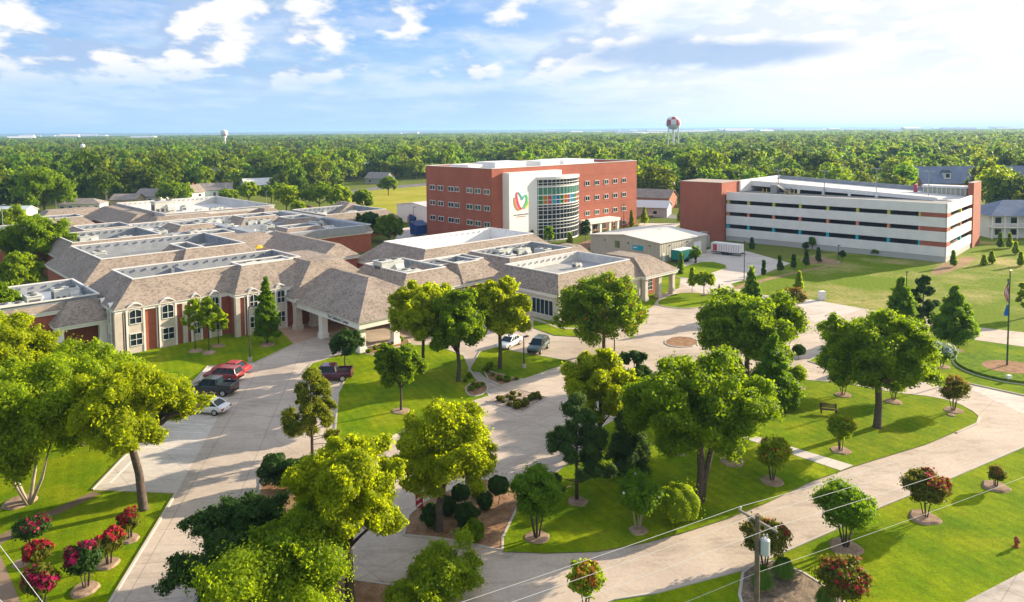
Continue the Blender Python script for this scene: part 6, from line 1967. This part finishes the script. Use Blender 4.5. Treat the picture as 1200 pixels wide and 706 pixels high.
bush(540, 598, 567, 22, 'left dark ball topiary in the mulch island', 'dark', kind='ball', nm='topiary_shrub', basef=.32, n=4000, size=.10, inner=.1)
bush(322, 572, 532, 46, 'left half of the clipped dark hedge at the drive edge', 'dark', nm='hedge', n=9000, size=.10, inner=.13)
bush(352, 574, 534, 52, 'right half of the clipped dark hedge under the loose pine', 'dark', nm='hedge', n=9000, size=.10, inner=.13)
for px, py, yt, w, lf, lb in ((505, 618, 590, 26, 'dark', 'dark shrub left of the curved trunk'), (525, 604, 582, 24, 'dark', 'dark shrub behind the curved trunk'), (547, 618, 588, 32, 'dark', 'darkest shrub in the middle of the mulch island'), (556, 634, 609, 28, 'oak', 'flowering shrub at the front of the mulch island'), (569, 596, 577, 22, 'dark', 'low shrub between the ball topiaries'), (560, 583, 565, 20, 'lime', 'light green shrub behind the ball topiaries')):
    bush(px, py, yt, w, lb, lf)
bush(524, 700, 634, 82, 'bright green spiky shrub at the bottom centre', 'lime', n=9000, size=.14, kind='vase')
bush(496, 722, 668, 88, 'lime green shrub cut by the bottom edge', 'lime', n=8000, size=.14, kind='vase')
for px, py, yt, w, lb in ((918, 679, 655, 34, 'right clump of fountain grass in the dry bed'), (893, 693, 665, 32, 'left clump of fountain grass behind the utility pole'), (968, 712, 690, 30, 'low grass clump beside the bottom crape myrtle')):
    t = thing('fountain_grass', lb, 'grass clump', gp(px, py, .05), 0)
    rng = np.random.default_rng(int(px))
    s = sc_at(px, py)
    r, h = w / 2 / s, max(.7, height_of(px, py, yt))
    n = 1500
    a = rng.uniform(0, 6.28, n); q = r * rng.uniform(.3, 1, n)
    Q = []
    for i in range(n):
        ca_, sa_ = math.cos(a[i]), math.sin(a[i])
        hh = h * rng.uniform(.6, 1)
        b0 = np.array([ca_ * .15, sa_ * .15, 0]); b1 = np.array([ca_ * q[i] * .5, sa_ * q[i] * .5, hh]); b2 = np.array([ca_ * q[i], sa_ * q[i], hh * .45])
        w2 = np.array([-sa_, ca_, 0]) * .02
        Q.append([b0 - w2, b0 + w2, b1 + w2, b1 - w2]); Q.append([b1 - w2, b1 + w2, b2 + w2 * .2, b2 - w2 * .2])
    link('blades', quads_mesh('blades', np.array(Q), LF['grass']), t)
    MB().ball((0, 0, .1), .22, 8, 5, (1, 1, .6)).build('crown_base', MULCH, t)
BS = 'low plants in the gravel diamond bed'
PR = bush(600, 469, 463, 9, 'low tufted plant in the gravel diamond bed', 'crape', n=500, size=.12, group=BS)
for i, (px, py) in enumerate(((590, 472), (597, 476), (606, 474), (614, 476), (609, 464), (601, 463), (622, 469), (628, 467), (595, 466), (616, 471), (586, 470), (606, 479), (633, 468))):
    dup(PR, gp(px, py, .1), i * 1.3, .6 + .25 * (i % 4))
BP = 'low plants along the walkway beds'
PR = bush(560, 455, 449, 8, 'low green plant in a mulch bed beside the walkway', 'oak', n=500, size=.13, group=BP)
for i, (px, py) in enumerate(((555, 452), (552, 458), (570, 436), (578, 441), (585, 446), (594, 447), (605, 446), (440, 410), (450, 408), (460, 404), (432, 414), (470, 401), (545, 448), (550, 443), (574, 432), (566, 452))):
    dup(PR, gp(px, py, .1), i * 1.7, .7 + .3 * (i % 3))

# ---------------------------------------------------------------- the wooded suburb: nearest trees one by one, the rest one mass
def pj(p):
    q = CM.transposed() @ (Vector(p) - Vector((0, 0, CAMH)))
    return 600 + FPX * q.x / -q.z, PPY - FPX * q.y / -q.z
TL = [(-300, 264), (0, 252), (60, 246), (90, 240), (130, 238), (250, 229), (330, 229), (396, 226), (402, 217), (440, 211), (500, 211), (560, 205), (640, 215), (735, 240), (745, 246), (800, 246), (850, 240), (960, 238), (1060, 240), (1130, 218), (1165, 262), (1215, 266), (1400, 276)]
def treeline(x):
    for (a, ya), (b2, yb) in zip(TL[:-1], TL[1:]):
        if a <= x <= b2: return ya + (yb - ya) * (x - a) / (b2 - a)
    return 262
HOUSES = [(o.location.x, o.location.y, max([abs(v[0]) for c in o.children for v in c.bound_box] + [5])) for o in COL.objects if o.parent is None and o.get('category') in ('house', 'building', 'warehouse', 'shed')]
TOWERS = [(176, 800), (-430, 1100), (-412, 705)]
rng = np.random.default_rng(77)
pts = []
def scatter(y0, y1, step, kind):
    y = y0
    while y < y1:
        w = y * .78 + 60
        x = -w
        while x < w:
            px, py = x + rng.uniform(-.48, .48) * step, y + rng.uniform(-.48, .48) * step
            x += step
            if py < 150: continue
            ix, iy = pj((px, py, 0))
            if iy > treeline(ix) or ix < -120 or ix > 1320: continue
            g = math.sin(px * .011 + 1.3) * math.sin(py * .009 + .4) + .6 * math.sin(px * .027 + py * .02)
            if rng.random() < .05 + (.5 if g > .95 else 0): continue
            bad = False
            for hx, hy, hr in HOUSES:
                dx, dy = px - hx, py - hy
                if abs(dx + dy * 0) < hr + 3 and -(32 if py < 950 else 60) - hr < dy < hr * .5 + 5:
                    bad = True; break
            for hx, hy in TOWERS:
                if (px - hx) ** 2 + (py - hy) ** 2 < 12 ** 2: bad = True
            if bad: continue
            pts.append((px, py, kind, min(1.6, .52 + .95 * rng.random() ** 1.5) if kind == 0 else rng.uniform(.8, 1.3)))
        y += step
scatter(190, 700, 8.6, 0)
scatter(700, 1500, 11., 0)
scatter(1500, 3600, 21., 1)
near = sorted([p for p in pts if p[2] == 0 and 1250 > pj((p[0], p[1], 8))[0] > -50], key=lambda p: p[0] ** 2 + p[1] ** 2)[:300]
ns = set(near)
proto = [simple_tree_mesh(50 + i, h, r, b, 1100, .55, kd, lf) for i, (h, r, b, kd, lf) in enumerate(((11.5, 5.6, 1.2, 'broad', 'far'), (13, 5.4, 1.5, 'broad', 'far'), (10, 5.2, 1.0, 'round', 'far'), (14, 5.0, 1.2, 'vase', 'far'), (12, 6.2, 1.6, 'spread', 'far')))]
for i, (x, y, k, s) in enumerate(near):
    o = link('woodland_tree', proto[i % 5])
    o.location = (x, y, 0)
    o.rotation_euler = (0, 0, rng.uniform(0, 6.28))
    o.scale = (s, s, s * rng.uniform(.85, 1.15))
    tag(o, 'leafy green tree at the near edge of the wooded suburb beyond the campus', 'tree', 'trees at the near edge of the wooded suburb')
pc = bpy.data.collections.new('woodland_kinds')
def pobj(me):
    o = bpy.data.objects.new('woodland_kind', me)
    pc.objects.link(o)
for i, (h, r, b, kd) in enumerate(((11.5, 5.6, 1.2, 'broad'), (13, 5.4, 1.5, 'broad'), (10, 5.2, 1.0, 'round'), (14, 5.0, 1.2, 'vase'), (12, 6.2, 1.6, 'spread'))):
    pobj(simple_tree_mesh(80 + i, h, r, b, 420, .85, kd))
for i in range(3):                        # clumps of five for the far distance
    r2 = np.random.default_rng(200 + i)
    V = []
    C, R = [], []
    for k in range(6):
        cx, cy = r2.uniform(-11, 11, 2)
        c_, r_ = crown_lobes(r2, 'round', r2.uniform(9, 14), r2.uniform(4.5, 6.5), 1.2)
        C.append(c_ + np.array([cx, cy, 0])); R.append(r_)
    P, Nn = lobe_leaves(r2, np.concatenate(C), np.concatenate(R), 700, .9, .3)
    pobj(quads_mesh('woodland_clump', leaf_quads(P, Nn, 1.7, r2, .8), LF['far']))
rest = [p for p in pts if p not in ns]
wm = bpy.data.meshes.new('woodland')
wm.from_pydata([(p[0], p[1], 0) for p in rest], [], [])
a = wm.attributes.new('tree_scale', 'FLOAT', 'POINT'); a.data.foreach_set('value', [p[3] for p in rest])
a = wm.attributes.new('tree_kind', 'INT', 'POINT'); a.data.foreach_set('value', [int(rng.integers(0, 5)) if p[2] == 0 else 5 + int(rng.integers(0, 3)) for p in rest])
a = wm.attributes.new('tree_turn', 'FLOAT', 'POINT'); a.data.foreach_set('value', [float(q) for q in rng.uniform(0, 6.28, len(rest))])
wo = tag(link('woodland', wm), 'wooded suburb of mixed green trees reaching to the horizon', 'woodland', kind='stuff')
gt = bpy.data.node_groups.new('woodland_scatter', 'GeometryNodeTree')
gt.interface.new_socket('Geometry', in_out='INPUT', socket_type='NodeSocketGeometry')
gt.interface.new_socket('Geometry', in_out='OUTPUT', socket_type='NodeSocketGeometry')
gi, go = gt.nodes.new('NodeGroupInput'), gt.nodes.new('NodeGroupOutput')
ip = gt.nodes.new('GeometryNodeInstanceOnPoints')
ci = gt.nodes.new('GeometryNodeCollectionInfo')
ci.inputs[0].default_value = pc
ci.inputs['Separate Children'].default_value = True
ci.inputs['Reset Children'].default_value = True
def attr(nm, ty):
    q = gt.nodes.new('GeometryNodeInputNamedAttribute')
    q.data_type = ty
    q.inputs[0].default_value = nm
    return [s for s in q.outputs if s.enabled and s.name == 'Attribute'][0]
cx = gt.nodes.new('ShaderNodeCombineXYZ')
gt.links.new(attr('tree_turn', 'FLOAT'), cx.inputs[2])
e2r = gt.nodes.new('FunctionNodeEulerToRotation')
gt.links.new(cx.outputs[0], e2r.inputs[0])
gt.links.new(gi.outputs[0], ip.inputs['Points'])
gt.links.new(ci.outputs[0], ip.inputs['Instance'])
ip.inputs['Pick Instance'].default_value = True
gt.links.new(attr('tree_kind', 'INT'), ip.inputs['Instance Index'])
gt.links.new(e2r.outputs[0], ip.inputs['Rotation'])
sx = gt.nodes.new('ShaderNodeCombineXYZ')
ta = attr('tree_scale', 'FLOAT')
for k in range(3): gt.links.new(ta, sx.inputs[k])
gt.links.new(sx.outputs[0], ip.inputs['Scale'])
gt.links.new(ip.outputs[0], go.inputs[0])
wo.modifiers.new('scatter', 'NODES').node_group = gt

# pale roofs of the far town, low gabled sheds kilometres away
FW = mat('far_white_wall', (.62, .62, .62), .7)
t0 = MB()
t0.extr([(-9, 0), (9, 0), (9, 9), (0, 12), (-9, 9)], 'x', -22, 22)
tb = tag(t0.build('far_building', FW), 'pale low building in the far town below the horizon', 'building', 'pale buildings of the far town')
first = True
for i in range(90):
    y = rng.uniform(2300, 6500)
    ix = rng.choice([rng.uniform(0, 150), rng.uniform(640, 900), rng.uniform(850, 1200), rng.uniform(0, 1200)])
    x = (ix - 600) / FPX * y
    o = tb if first else tb.copy()
    if not first: COL.objects.link(o)
    first = False
    o.location = (x, y, 0)
    o.rotation_euler = (0, 0, rng.uniform(-.4, .4))
    s = rng.uniform(.7, 1.5)
    o.scale = (s * rng.uniform(.8, 2.2), s, s * rng.uniform(.8, 1.8))

# ---------------------------------------------------------------- the air
hz = MB().box(-27500, 27500, -27500, 27500, -1.5, 75).build('haze', mat('haze_air', (1, 1, 1)))
hm = bpy.data.materials.new('haze_volume')
hm.use_nodes = True
t = hm.node_tree
t.nodes.remove(t.nodes['Principled BSDF'])
pv = t.nodes.new('ShaderNodeVolumePrincipled')
pv.inputs['Color'].default_value = (.36, .62, 1.0, 1)
pv.inputs['Density'].default_value = .00011
pv.inputs['Anisotropy'].default_value = .2
t.links.new(pv.outputs[0], t.nodes['Material Output'].inputs['Volume'])
hz.data.materials.clear()
hz.data.materials.append(hm)
tag(hz, 'thin blue summer haze over the plain', 'haze', kind='stuff')
